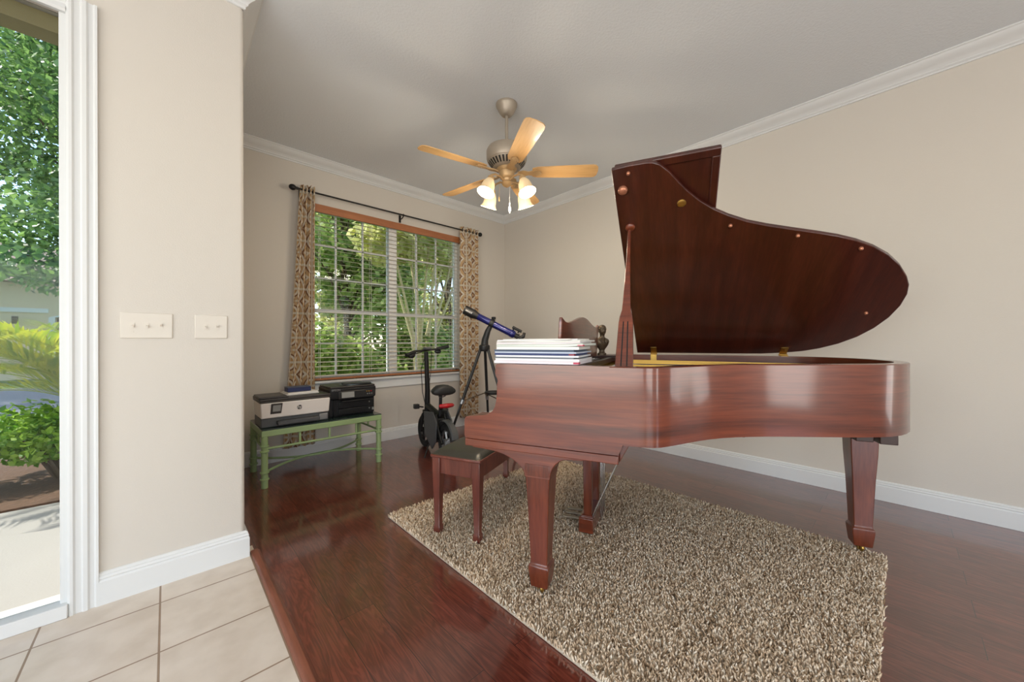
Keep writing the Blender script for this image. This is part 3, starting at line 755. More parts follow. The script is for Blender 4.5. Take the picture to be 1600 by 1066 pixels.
b = MB(); b.rings([[(x, y, .693), (x, y, ZB+.0), (xi, yi, ZB+.0), (xi, yi, .693)] for (x, y), (xi, yi) in list(zip(inr, inr2))[29:37]])
b.build('inner_rim', PW, pn)
for k, (xx, zz) in enumerate(((1.30, .69), (1.38, .685), (1.16, .70), (.8, .70))):
    MB().box(xx-.03, xx+.03, .62+.0*k if xx > 1 else .45, 1.36, zz, ZB+.02).build('beam', DARKBR, pn, bevel=.003)
MB().prism([(.36, .06)]+offset_path(curve, .06)[2:-1]+[(.36, 1.44)], lambda u, v, t: (u, v, t), ZB+.03, ZB+.05).build('case_bottom', DARKBR, pn, smooth=False)
# lyre with pedals
MB().box(.03, .17, .56, .95, .630, .652).build('lyre_top', PW, pn, bevel=.003)
b = MB(); b.box(.036, .118, .615, .895, .036, .120); b.hexa([(.036, .615, .12), (.118, .615, .12), (.118, .895, .12), (.036, .895, .12)], [(.058, .625, .138), (.112, .625, .138), (.112, .885, .138), (.058, .885, .138)])
b.build('pedal_box', PW, pn, bevel=.005)
for y in (.645, .865): MB().taper(.085, y, .135, .635, .022, .02, .027, .024).build('lyre_post', PWV, pn, bevel=.004)
for y in (.70, .755, .81):
    b = MB(); b.prism([(.04, -.012), (-.02, -.012), (-.055, -.018), (-.078, -.016), (-.09, 0), (-.078, .016), (-.055, .018), (-.02, .012), (.04, .012)], lambda u, v, t: (u, y+v, t), .070, .080)
    b.build('pedal', TARN, pn, bevel=.003)
    MB().tube([(.148, y, .09), (.148, y, .66)], .005, 8).build('pedal_rod', STEEL, pn)
for y in (.64, .87): MB().tube([(.112, y, .128), (.255, y, .46), (.335, y, .652)], .0055, 8).build('lyre_brace', STEEL, pn)

# ------------------------------------------------------------------ bench (same orientation as the piano)
def pw(p, q):
    c, s = math.cos(PROT), math.sin(PROT); return (OX+p*c-q*s, OY+p*s+q*c)
bx, by = pw(-.592, .79)
bn = thing('piano_bench', 'brown wooden piano bench with padded leather seat at the keyboard', 'bench', (bx, by, 0), PROT)
HX, HY = .158, .495
for sx in (-1, 1):
    for sy in (-1, 1):
        x, y = sx*(HX-.026), sy*(HY-.026)
        b = MB(); tp = lambda z, a, k=0: [(x-a-k*sx, y-a, z), (x+a-k*sx, y-a, z), (x+a-k*sx, y+a, z), (x-a-k*sx, y+a, z)]
        b.rings([tp(.014, .018), tp(.02, .021), tp(.058, .021), tp(.066, .0165), tp(.25, .0215), tp(.38, .0255), tp(.462, .0255)])
        b.build('leg', BENCHW, bn, bevel=.003)
b = MB(); b.box(-HX+.03, HX-.03, -HY+.012, -HY+.03, .368, .462); b.box(-HX+.03, HX-.03, HY-.03, HY-.012, .368, .462)
b.box(-HX+.012, -HX+.03, -HY+.03, HY-.03, .368, .462); b.box(HX-.03, HX-.012, -HY+.03, HY-.03, .368, .462)
b.build('apron', BENCHW, bn, bevel=.002)
b = MB(); b.box(-HX-.008, HX+.008, -HY-.008, HY+.008, .462, .478); b.build('seat_frame', BENCHW, bn, bevel=.005)
def pad(nx, ny, hx, hy, z0, h):
    vs, fs = [], []
    for j in range(ny+1):
        for i in range(nx+1):
            u, v = -1+2*i/nx, -1+2*j/ny
            e = (1-abs(u)**5)*(1-abs(v)**5)
            vs.append((u*hx, v*hy, z0+h*(.35+.65*e**.5) if 0 < i < nx and 0 < j < ny else z0))
    for j in range(ny):
        for i in range(nx): q = j*(nx+1)+i; fs.append((q, q+1, q+nx+2, q+nx+1))
    fs.append(tuple([i for i in range(nx+1)]+[(j*(nx+1)+nx) for j in range(1, ny+1)]+[ny*(nx+1)+i for i in range(nx-1, -1, -1)]+[j*(nx+1) for j in range(ny-1, 0, -1)])[::-1])
    return MB().add(vs, fs)
pad(16, 36, HX+.001, HY+.001, .477, .034).build('seat_cushion', LEATH, bn, angle=60)

# ------------------------------------------------------------------ sheet music stack on the treble side of the piano
def on_piano(name, label, cat, p, q, z, rz=0, group=None):
    x, y = pw(p, q); return thing(name, label, cat, (x, y, z), PROT+rz, group)
mus = [  # thickness, width (p), depth (q), colour cover, label, shift, rot
    (.012, .39, .27, (236, 226, 232), 'pale pinkish songbook at the bottom of the music stack', 0, 0, (240, 234, 238)),
    (.010, .385, .27, (240, 238, 240), 'plain white music book second from the bottom of the stack', .004, .5, (238, 236, 238)),
    (.006, .37, .26, (120, 128, 136), 'thin grey music book beneath the white and blue folders', -.008, -1, (124, 130, 138)),
    (.007, .38, .265, (232, 234, 238), 'thin white music book between the grey book and blue folder', .002, 1, (240, 240, 240)),
    (.009, .37, .26, (52, 66, 118), 'dark blue folder in the middle of the music stack', -.01, 0, (66, 78, 120)),
    (.006, .38, .27, (196, 206, 222), 'pale blue music book lying on the dark blue folder', 0, -1.5, (206, 214, 228)),
    (.009, .37, .26, (92, 104, 124), 'slate grey folder in the upper half of the music stack', -.012, .6, (84, 96, 116)),
    (.013, .375, .27, (228, 230, 224), 'thick white music book lying on the slate grey folder', .003, 2, (240, 238, 232)),
    (.010, .40, .26, (206, 214, 204), 'pale green music book with curled right corner in the stack', .015, -1, (226, 230, 222)),
    (.007, .38, .27, (228, 214, 218), 'pinkish white music book near the top of the stack', .006, 2, (236, 230, 230)),
    (.006, .39, .26, (236, 234, 226), 'ivory music book third from the top of the stack', .012, -2, (238, 236, 230)),
    (.005, .36, .265, (232, 230, 230), 'thin white sheet set second from the top of the stack', -.004, 5, (238, 238, 238)),
    (.004, .33, .24, (240, 238, 230), 'loose cream sheet music lying on top of the stack', .012, -7, (242, 240, 234)),
]
z = ZT+.002
for i, (th, wd, dp, cc, lab, sh, rz, pc) in enumerate(mus):
    t = on_piano('music_book', lab, 'book', -.015+sh, .165, z, R(rz), 'music books stacked on the piano')
    cm = simple('music_cover', cc, .5); pm = simple('music_pages', pc, .7)
    wob = rnd.uniform(-.004, .004)
    def slab(z0, z1, inset, curl):
        b = MB(); rr_ = []
        for k in range(13):
            u = -wd/2+wd*k/12; lift = curl*max(0, (k-9)/3)**2+wob*0
            rr_.append([(u, -dp/2+inset, z0+lift), (u, dp/2-inset, z0+lift), (u, dp/2-inset, z1+lift), (u, -dp/2+inset, z1+lift)])
        b.rings(rr_); return b
    cu = .004 if 7 < i < 12 else 0
    slab(.0012, th-.0012, .003, cu).build('pages', pm, t, smooth=False)
    slab(0, .0011, 0, cu).build('cover', cm, t, smooth=False)
    slab(th-.0011, th, 0, cu).build('cover', cm, t, smooth=False)
    if i in (0, 4, 8):
        MB().box(wd/2-.022, wd/2+.0008, -dp/2+.002, -dp/2+.03, .0018, th-.0025).build('spine_print', RED if i == 4 else simple('pink_print', (200, 70, 96), .5), t, smooth=False)
    z += th+.0004

# ------------------------------------------------------------------ bust and small frame at the far side of the keyboard
x, y = pw(.05, 1.29)
bu = thing('bust_figurine', 'small bronze bust of a person on the far end of the piano', 'figurine', (x, y, 1.032), R(-28))
bm = bmesh.new()
b = MB()
def ell(b, cz, rx, ry, cx=0, cy=0, n=20):
    return [(cx+rx*math.cos(2*PI*i/n), cy+ry*math.sin(2*PI*i/n), cz) for i in range(n)]
b.rings([ell(b, z_, rx, ry, 0, cy) for z_, rx, ry, cy in ((.0, .033, .03, 0), (.012, .033, .03, 0), (.016, .024, .022, 0), (.03, .019, .018, 0), (.042, .024, .02, 0), (.055, .036, .024, 0), (.075, .050, .029, 0), (.095, .058, .031, 0), (.110, .056, .030, 0), (.120, .043, .026, 0), (.127, .024, .02, -.002), (.135, .0175, .017, -.004), (.148, .017, .017, -.006), (.154, .0195, .022, -.008), (.162, .0225, .027, -.009), (.175, .0255, .030, -.008), (.190, .0265, .031, -.006), (.203, .024, .029, -.004), (.213, .017, .022, -.003), (.219, .006, .008, -.003))])
b.ball((0, -.038, .174), .0055, 8, 6, (1, 1.3, 1.6)); b.ball((0, -.034, .158), .007, 8, 6, (1.3, .8, .7))
for s in (-1, 1):
    b.ball((s*.0105, -.0335, .181), .0042, 8, 6, (1.2, .7, .7)); b.ball((s*.027, -.004, .175), .006, 8, 6, (.5, 1, 1.4)); b.ball((s*.011, -.0345, .1865), .0045, 8, 6, (1.8, .6, .6))
    b.hexa([(s*.006, -.028, .126), (s*.03, -.030, .105), (s*.012, -.034, .085), (s*.003, -.031, .10)], [(s*.008, -.034, .128), (s*.034, -.036, .106), (s*.012, -.040, .083), (s*.003, -.036, .10)])
b.build('bust_body', BRONZE, bu, angle=60)
b = MB(); b.rings([ell(b, z_, rx, ry, 0, cy) for z_, rx, ry, cy in ((.172, .0275, .020, .012), (.185, .030, .029, .003), (.198, .029, .034, -.003), (.210, .024, .030, -.004), (.219, .014, .018, -.004), (.223, .004, .005, -.004))])
for k in range(9): b.ball((.024*math.cos(k*.7), .024*math.sin(k*.7)-.001, .196+.006*math.sin(k*2.1)), .010, 8, 6)
b.build('hair', BRONZE, bu, angle=60)
x, y = pw(.0, 1.26)
fr_ = thing('photo_frame', 'tiny dark standing frame between the music desk and the bust', 'frame', (x, y, 1.032), PROT+R(90))
b = MB(); b.box(-.028, -.02, -.004, .004, 0, .09); b.box(.02, .028, -.004, .004, 0, .09); b.box(-.028, .028, -.004, .004, 0, .008); b.box(-.028, .028, -.004, .004, .082, .09)
b.build('frame_border', BLACKW, fr_); MB().box(-.021, .021, -.001, .002, .006, .084).build('picture', PRGR, fr_)

# ------------------------------------------------------------------ green glass-top table
tb = thing('side_table', 'low green bamboo style table with dark glass top under the window', 'table', (1.005, 3.63, 0))
TX, TY, TH_ = .475, .27, .445
for sx in (-1, 1):
    for sy in (-1, 1):
        x, y = sx*(TX-.022), sy*(TY-.022)
        b = MB(); b.lathe([(.024, 0), (.024, .06), (.032, .064), (.032, .072), (.024, .076), (.023, .112), (.032, .116), (.032, .124), (.023, .128), (.023, .275), (.031, .279), (.031, .287), (.023, .291), (.023, .318), (.031, .322), (.031, .330), (.023, .334), (.024, TH_-.045)], 18, (x, y, 0))
        b.build('leg', GREEN, tb)
b = MB(); b.rings([[(sx*(TX-i), sy*(TY-i), z_) for i, z_ in ((0, TH_-.048), (0, TH_), (.045, TH_), (.045, TH_-.048))] for sx, sy in ((-1, -1), (1, -1), (1, 1), (-1, 1), (-1, -1))], cap=False)
b.build('top_frame', GREEN, tb, bevel=.006)
MB().box(-TX+.002, TX-.002, -TY+.002, TY-.002, TH_+.0003, TH_+.008).build('glass_top', TGLASS, tb, bevel=.002)
for a, c, in (((-1, -1), (1, -1)), ((-1, 1), (1, 1)), ((-1, -1), (-1, 1)), ((1, -1), (1, 1))):
    pa = (a[0]*(TX-.022), a[1]*(TY-.022)); pc = (c[0]*(TX-.022), c[1]*(TY-.022))
    b = MB(); b.tube([(pa[0], pa[1], .302), (pc[0], pc[1], .302)], .0095, 10)
    for f in ((.27, .52, .77) if a[1] == c[1] else (.5,)):
        q = (pa[0]+(pc[0]-pa[0])*f, pa[1]+(pc[1]-pa[1])*f); b.tube([(q[0], q[1], .302), (q[0], q[1], TH_-.04)], .009, 10)
    b.build('stretcher_rail', GREEN, tb)
for s in (-1, 1):
    b = MB(); pts = []
    for k in range(17):
        t = -1+2*k/16; xx = t*(TX-.022); yy = s*(TY-.022)*(2*abs(t)**1.7-1.0) if False else s*((TY-.022)*t**2*1.06-.012)
        pts.append((xx, yy, .12))
    b.tube(pts, .0095, 10); b.build('curved_stretcher', GREEN, tb)

# ------------------------------------------------------------------ printers
TZ = TH_+.0083
hp = thing('white_printer', 'white and grey inkjet printer with small screen on the left of the green table', 'printer', (.785, 3.565, TZ))
b = MB(); b.box(-.25, .245, -.14, .14, 0, .078); hpb = b.build('base', PRGR, hp, bevel=.008)
b = MB(); b.hexa([(-.25, -.152, .075), (.245, -.152, .075), (.245, .14, .075), (-.25, .14, .075)], [(-.256, -.166, .198), (.25, -.166, .198), (.25, .14, .198), (-.256, .14, .198)])
b.build('body', PRWH, hp, bevel=.008)
b = MB(); b.box(-.262, .256, -.163, .142, .199, .212); b.box(-.262, .256, -.155, .142, .213, .232)
b.build('scanner_lid', PRDK, hp, bevel=.005)
MB().hexa([(-.262, -.158, .233), (-.06, -.158, .233), (-.06, .10, .233), (-.262, .10, .233)], [(-.266, -.16, .247), (-.075, -.155, .247), (-.075, .10, .247), (-.262, .10, .247)]).build('feeder_cover', PRDK, hp, bevel=.004)
MB().box(-.145, .16, -.20, -.02, .018, .052).build('paper_tray', PRGR, hpb, bevel=.006)
MB().box(.17, .235, -.146, -.138, .012, .062).build('tray_latch', SILVER, hpb, bevel=.003)
b = MB(); b.hexa([(-.19, -.158, .108), (-.115, -.158, .108), (-.115, -.150, .108), (-.19, -.150, .108)], [(-.185, -.176, .192), (-.108, -.176, .192), (-.108, -.160, .192), (-.185, -.160, .192)])
pnl = b.build('control_panel', PRDK, hp, bevel=.003)
b = MB(); b.hexa([(-.176, -.1665, .128), (-.122, -.1665, .128), (-.122, -.162, .128), (-.176, -.162, .128)], [(-.174, -.1765, .178), (-.119, -.1765, .178), (-.119, -.170, .178), (-.174, -.170, .178)])
b.build('screen', SCREEN, pnl)
tilt = Matrix.Translation((.015, -.1615, .142)) @ Matrix.Rotation(PI/2+R(6.5), 4, 'X')
b = MB(); b.disc((0, 0, 0), .0185, (0, 0, 1), .0012, 32); b.v = [tuple(tilt @ Vector(v)) for v in b.v]
b.build('logo_disc', BLKPL, hp)
text_mesh('logo_letters', 'hp', .036, PRWH, hp, Matrix.Translation((.015, -.1628, .145)) @ Matrix.Rotation(PI/2+R(6.5), 4, 'X'), .25)
# things lying on the white printer
def flat_box(name, label, cat, loc, rz, dims, mat, group=None, bevel=.002):
    t = thing(name, label, cat, loc, rz, group); hx_, hy_, hz_ = dims
    MB().box(-hx_/2, hx_/2, -hy_/2, hy_/2, 0, hz_).build('block', mat, t, bevel=bevel); return t
t = thing('paper_stack', 'loose white papers lying on the white printer under the navy box', 'paper', (.83, 3.60, TZ+.233), R(4))
b = MB()
MB().box(-.115, .14, -.10, .10, 0.0, .010).build('sheets', PAPER, t, bevel=.002)
MB().box(-.10, .135, -.095, .09, .0105, .020).build('top_sheets', PAPER, t, bevel=.002)
t = thing('navy_box', 'small navy blue box on the papers atop the white printer', 'box', (.83, 3.59, TZ+.2545), R(3))
MB().box(-.09, .09, -.05, .05, 0, .034).build('tray', NAVY, t, bevel=.002)
MB().box(-.092, .088, -.052, .052, .0345, .042).build('lid', simple('slate_blue_card', (74, 82, 104), .5), t, bevel=.002)

ep = thing('black_printer', 'black office printer with touch screen on the right of the green table', 'printer', (1.25, 3.60, TZ))
b = MB(); b.box(-.205, .205, -.125, .17, .012, .16); b.box(-.175, -.165, -.15, -.12, 0, .16); b.box(-.2, .2, -.12, .165, .0, .012)
epb = b.build('body', PRBK, ep, bevel=.008)
b = MB(); b.prism([(-.145, .16), (-.16, .17), (-.165, .245), (-.16, .262), (.17, .262), (.17, .16)], lambda u, v, t: (t, u, v), -.205, .205)
b.build('scanner_unit', PRBK, ep, bevel=.006)
MB().box(-.20, .20, -.155, .165, .2625, .278).build('scanner_lid', PRDK, ep, bevel=.006)
b = MB(); b.hexa([(-.135, -.175, .165), (.19, -.175, .165), (.19, -.15, .165), (-.135, -.15, .165)], [(-.135, -.170, .232), (.19, -.170, .232), (.19, -.155, .245), (-.135, -.155, .245)])
cp = b.build('control_panel', BLKPL, ep, bevel=.004)
MB().hexa([(-.11, -.178, .176), (.0, -.178, .176), (.0, -.172, .176), (-.11, -.172, .176)], [(-.11, -.1735, .226), (.0, -.1735, .226), (.0, -.168, .226), (-.11, -.168, .226)]).build('screen', SCREEN, cp)
for i_, (xx, zz, mm) in enumerate(((.115, .218, BRASS), (.135, .218, BRASS), (.155, .219, RED), (.12, .195, SILVER), (.14, .195, SILVER), (.16, .196, SILVER))):
    MB().disc((xx, -.1735 if zz > .2 else -.1755, zz), .006, (0, 1, 0), .006, 12).build('button', mm, cp)
for z0, z1 in ((.018, .072), (.078, .135)):
    MB().box(-.125, .175, -.148, -.12, z0, z1).build('paper_tray', PRBK, ep, bevel=.004)
MB().box(-.11, .17, -.195, -.13, .142, .150).build('output_tray', BLKPL, ep, bevel=.003)
for zz in (.055, .115): MB().disc((.148, -.149, zz), .006, (0, 1, 0), .003, 14).build('tray_badge', SILVER, ep)
MB().box(.182, .200, -.1265, -.1245, .03, .055).build('energy_sticker', SCREEN, ep)
text_mesh('brand_letters', 'EPSON', .024, SILVER, ep, face_neg_y(-.155, -.1655, .249), 0, .0006)
t = thing('paper_sheet', 'pale blue sheet lying on top of the black printer', 'paper', (1.33, 3.59, TZ+.279), R(18))
MB().box(-.13, .13, -.08, .08, 0, .003).build('sheet', simple('pale_blue_paper', (170, 192, 204), .6), t)
t = thing('black_folder', 'thin black folder lying across the sheet on the black printer', 'folder', (1.31, 3.55, TZ+.283), R(-12))
MB().box(-.12, .13, -.06, .06, 0, .008).build('folder_cover', BLKPL, t, bevel=.002); MB().box(-.117, .127, -.062, .0, .0085, .012).build('folder_flap', PRGR, t, bevel=.001)

# ------------------------------------------------------------------ folding electric bike (local y = heading)
bk = thing('electric_bike', 'small black folding electric bike with saddle parked below the window', 'bike', (1.93, 2.94, 0), -R(10))
def wheel(name, y, r):
    b = MB(); b.torus((0, y, r), r-.028, .028, (1, 0, 0), 40, 10); w_ = b.build(name, RUBBER, bk)
    b = MB(); b.torus((0, y, r), r-.062, .012, (1, 0, 0), 36, 8); b.disc((0, y, r), .04, (1, 0, 0), .07)
    for k in range(5):
        a = 2*PI*k/5; b.tube([(0, y+.03*math.cos(a), r+.03*math.sin(a)), (0, y+(r-.06)*math.cos(a), r+(r-.06)*math.sin(a))], .012, 8)
    b.build('rim', SILVER if name == 'rear_wheel' else BLACKM, w_); return w_
wheel('rear_wheel', 0, .175); wheel('front_wheel', .59, .175)
b = MB(); b.rings([[(sx*.035, (.205+o)*math.cos(a), .175+(.205+o)*math.sin(a)) for sx, o in ((-1, 0), (-.7, .012), (.7, .012), (1, 0), (.7, .004), (-.7, .004))] for a in [R(60+100*i/12) for i in range(13)]])
b.build('rear_fender', PRGR, bk)
b = MB()
for s in (-1, 1):
    b.tube([(s*.05, 0, .175), (s*.05, .10, .30), (s*.045, .17, .42)], .013, 8)
    b.tube([(s*.05, 0, .175), (s*.06, .22, .20)], .013, 8)
    b.tube([(s*.05, .59, .175), (s*.05, .53, .36), (s*.02, .515, .41)], .014, 8)
b.tube([(-.05, .0, .175), (.05, 0, .175)], .010, 8); b.tube([(-.05, .59, .175), (.05, .59, .175)], .01, 8); b.tube([(-.05, .515, .40), (.05, .515, .40)], .016, 8)
b.tube([(0, .17, .40), (0, .52, .46)], .03, 10); b.tube([(0, .10, .25), (0, .30, .16), (0, .48, .38)], .03, 10)
b.build('frame', BLACKM, bk)
b = MB(); b.prism([(.06, .36), (.16, .45), (.40, .42), (.38, .20), (.18, .085), (.09, .17)], lambda u, v, t: (t, u, v), -.085, -.07)
b.prism([(.06, .36), (.16, .45), (.40, .42), (.38, .20), (.18, .085), (.09, .17)], lambda u, v, t: (t, u, v), .07, .085)
b.build('side_panel', PRGR, bk, bevel=.004)
MB().box(-.068, .068, .14, .44, .15, .38).build('battery_box', BLKPL, bk, bevel=.01)
b = MB(); b.tube([(0, .17, .40), (0, .15, .62)], .016, 12); b.build('seat_post', BLACKM, bk)
b = MB()
for s in (-1, 1):
    b.tube([(s*.045, .09, .635), (s*.03, .12, .60), (0, .15, .585)], .006, 8); b.tube([(s*.045, .09, .635), (s*.02, .22, .63)], .004, 6)
b.build('seat_spring', STEEL, bk)
b = MB(); rr_ = []
for t, hw, hz in ((0, .07, .030), (.05, .112, .048), (.22, .120, .054), (.42, .105, .048), (.62, .065, .040), (.82, .038, .032), (1, .016, .014)):
    yy = .03+.27*t; rr_.append([(hw*math.cos(2*PI*i/16), yy, .665+hz*math.sin(2*PI*i/16)-(.012*abs(math.cos(2*PI*i/16))**2)) for i in range(16)])
b.rings(rr_); b.build('saddle', SOFTBLK, bk, angle=60)
b = MB(); rr_ = []
for t, hh_ in ((-1, .006), (-.85, .018), (-.4, .022), (0, .024), (.4, .022), (.85, .018), (1, .006)):
    rr_.append([(t*.075, .0+.03*math.cos(2*PI*i/12)*(.4+.6*(1-abs(t)))+.01*abs(t), .525+hh_*math.sin(2*PI*i/12)) for i in range(12)])
b.rings(rr_); b.build('tail_light', RED, bk, angle=60)
b = MB(); b.tube([(0, .03, .525), (0, .10, .50), (0, .17, .46)], .012, 8); b.build('tail_light_bracket', BLACKM, bk)
b = MB(); b.tube([(0, .525, .40), (-.005, .50, .62), (-.035, .46, 1.03)], [.03, .027, .022], 12); b.build('steering_stem', BLACKM, bk)
hb = MB(); hb.tube([(-.24, .40, 1.01), (-.16, .44, 1.035), (-.035, .46, 1.045), (.09, .46, 1.055), (.17, .43, 1.075)], .011, 10)
hbo = hb.build('handlebar', BLACKM, bk)
for a, c in (((-.16, .44, 1.03), (-.27, .38, 1.0)), ((.08, .455, 1.055), (.20, .41, 1.085))):
    b = MB(); b.tube([a, c], .018, 12); b.build('grip', RUBBER, hbo)
b = MB(); b.ball((-.20, .43, .995), .034, 12, 8, (1.2, .8, .9)); b.ball((.10, .47, 1.03), .03, 12, 8, (1.3, .8, .8)); b.tube([(-.10, .40, 1.03), (-.19, .36, 1.01)], .005, 6); b.tube([(.05, .42, 1.05), (.15, .38, 1.06)], .005, 6)
b.build('brake_levers', BLKPL, hbo)
MB().box(-.055, .015, .42, .50, 1.05, 1.075).build('display', PRGR, hbo, bevel=.006)
b = MB(); b.tube([(-.03, .47, 1.02), (-.075, .50, .85), (-.05, .53, .60), (-.01, .53, .42)], .004, 6); b.tube([(.03, .47, 1.03), (.03, .5, .8), (.0, .53, .5)], .0035, 6); b.build('cable', BLKPL, hbo)
b = MB(); b.tube([(-.08, .42, .46), (-.14, .40, .475)], .008, 8); b.box(-.185, -.135, .375, .425, .455, .50); b.build('foot_peg', BLKPL, bk, bevel=.004)
MB().box(.085, .15, .30, .36, .30, .44).build('shock_cover', BLKPL, bk, bevel=.01)
MB().tube([(-.08, .26, .12), (-.15, .20, .008)], .007, 8).build('kickstand', BLACKM, bk)

# ------------------------------------------------------------------ telescope on a tripod
ts = thing('telescope', 'blue and black refractor telescope on black tripod beside the right curtain', 'telescope', (2.466, 3.035, 0))
HZ = 1.10
b = MB(); b.lathe([(.05, HZ-.07), (.058, HZ-.055), (.058, HZ-.01), (.045, HZ+.0)], 20); hub = b.build('mount_head', BLKPL, ts, bevel=.004)
A0 = Vector((2.313, 3.18, 1.475))-Vector((2.466, 3.035, 0)); A1 = Vector((2.775, 2.745, 1.15))-Vector((2.466, 3.035, 0))
td = (A1-A0).normalized(); tr_ = Vector((0, 0, 1)).rotation_difference(td).to_matrix()
Lt = (A1-A0).length
def along(prof, name, mat, n=24): return MB().lathe(prof, n, tuple(A0), tr_).build(name, mat, ts)
along([(.040, .125), (.0365, .13), (.0365, .545), (.040, .55), (.040, .585), (.03, .60)], 'optical_tube', BLUEM)
dc = along([(.044, 0), (.050, 0), (.050, .11), (.041, .14), (.038, .16), (.036, .16), (.036, .02)], 'dew_cap', BLKPL)
along([(.045, .30), (.046, .302), (.046, .345), (.045, .347), (.036, .347)], 'tube_ring', BLKPL)
along([(.026, .585), (.026, .63), (.031, .632), (.031, .645), (.018, .646), (.018, .69), (.02, .70)], 'focuser', BLKPL)
sidev = td.cross(Vector((0, 0, 1))).normalized(); upv = sidev.cross(td)
fp = A0+td*.50+upv*.066
b = MB(); b.tube([tuple(fp+td*.04), tuple(fp+td*.15)], .015, 12); b.tube([tuple(fp+td*.06-upv*.03), tuple(fp+td*.06)], .008, 8); b.tube([tuple(fp+td*.12-upv*.03), tuple(fp+td*.12)], .008, 8); b.build('finder_scope', BLKPL, ts)
b = MB(); b.box(-.015, .015, -.02, .02, 0, .03); b.v = [tuple(A0+td*.325+upv*.045+Vector(v)*1.0) for v in b.v]; b.build('ring_knob', BLKPL, ts, bevel=.004)
ep1 = A0+td*.66
b = MB(); b.tube([tuple(ep1), tuple(ep1+td*.03+upv*.03), tuple(ep1+td*.02+upv*.07)], [.018, .019, .015], 12); b.build('eyepiece', BLKPL, ts)
mid = A0+td*.325-upv*.04
b = MB(); b.tube([(0, 0, HZ-.02), (.005, -.003, HZ+.05), tuple(mid*.6+Vector((.0, 0, HZ+.08))*.4), tuple(mid)], [.042, .036, .03, .026], 12); b.build('fork_arm', BLKPL, ts)
lz = HZ-.05
vd = Vector((.687, .7266, 0)); rd = Vector((.7266, -.687, 0))
for d in (-.72*rd+(-.25)*vd, .62*rd-.35*vd, .02*rd+.40*vd):
    d = d*(.40/.72) if d.length > .6 else d
    b = MB(); top = d.normalized()*.045+Vector((0, 0, lz)); foot = Vector((d.x, d.y, .012)); mid_ = top+(foot-top)*.52
    b.tube([top, mid_], .0165, 10); b.box(-.0, .0, 0, 0, 0, 0) if False else None
    lg = b.build('tripod_leg', SOFTBLK if d.dot(rd) < -.1 else BLKPL, ts)
    MB().tube([mid_, foot], .013, 10).build('lower_leg', BLKPL, lg)
    MB().tube([mid_+(top-mid_)*.03, mid_-(top-mid_)*.05], .022, 12).build('leg_clamp', SILVER, lg)
    MB().tube([foot+Vector((0, 0, .03)), foot-Vector((0, 0, .010))], [.015, .017], 10).build('rubber_foot', RUBBER, lg)
    MB().tube([mid_, Vector((0, 0, .585))], .006, 8).build('spreader_bar', BRONZE, ts)
b = MB(); b.lathe([(.02, .57), (.085, .575), (.092, .585), (.092, .60), (.085, .60), (.08, .59), (.02, .588)], 24, (.07, -.06, 0)); b.build('accessory_tray', BLKPL, ts)
M_ = Matrix.Translation(A0+td*.055 - vd*.0515) @ Matrix((td, upv, sidev)).transposed().to_4x4()
sv = sidev if sidev.dot(vd) < 0 else -sidev
xdir = td; ydir = sv.cross(xdir)
M_ = Matrix.Translation(A0+td*.055+sv*.0505) @ Matrix((xdir, ydir, sv)).transposed().to_4x4()
text_mesh('brand_letters', 'MEADE', .024, PAPER, dc, M_, .2, .0006)

# ------------------------------------------------------------------ outdoors
GRASS = simple('lawn_grass', (92, 120, 58), .9, vary=.4, vscale=6)
CONC = simple('walkway_concrete', (158, 153, 147), .85, vary=.06, vscale=3, bump=.1, bscale=90)
ASPH = simple('road_asphalt', (120, 122, 126), .9, vary=.1)
MULCH = simple('bark_mulch', (92, 66, 48), .95, vary=.6, vscale=30, bump=.6, bscale=40)
BARK = simple('tree_bark', (98, 84, 68), .9, vary=.35, vscale=12, bump=.4, bscale=30)
STUCCO = simple('beige_stucco', (222, 206, 176), .9)
ROOF = simple('roof_shingle', (142, 122, 104), .9, vary=.2)
GARD = simple('brown_garage_door', (96, 80, 62), .7)
struct(MB().box(-40, 40, 4.215, 60, -.40, -.12).build('ground_lawn', GRASS, smooth=False))
struct(MB().box(-8, .14, 2.53, 4.42, -.40, -.09).build('ground_walkway', CONC, smooth=False))
struct(MB().box(-8, .14, 4.425, 6.4, -.12, -.075).build('ground_mulch_bed', MULCH, smooth=False))
struct(MB().box(-40, 40, 10.5, 16.5, -.12, -.10).build('ground_road', ASPH, smooth=False))
struct(MB().box(XL-2, .148, 2.53, 3.83, 3.3, 3.4).box(.16, 6, 4.22, 5.3, 3.3, 3.4).build('sun_blocking_eave', OLIVE, smooth=False))  # unseen overhang added, height and depth chosen to keep sun off the entry tile
L1 = leaf_mat('tree_leaf', (66, 104, 50), (152, 186, 104), .5)
L2 = leaf_mat('shrub_leaf', (96, 150, 40), (180, 214, 84), .5)
L3 = leaf_mat('palm_leaf', (112, 146, 26), (206, 204, 50), .5)
L4 = leaf_mat('hedge_leaf', (108, 138, 66), (204, 218, 130), .55)
L5 = leaf_mat('pale_leaf', (176, 184, 106), (238, 234, 172), .55)
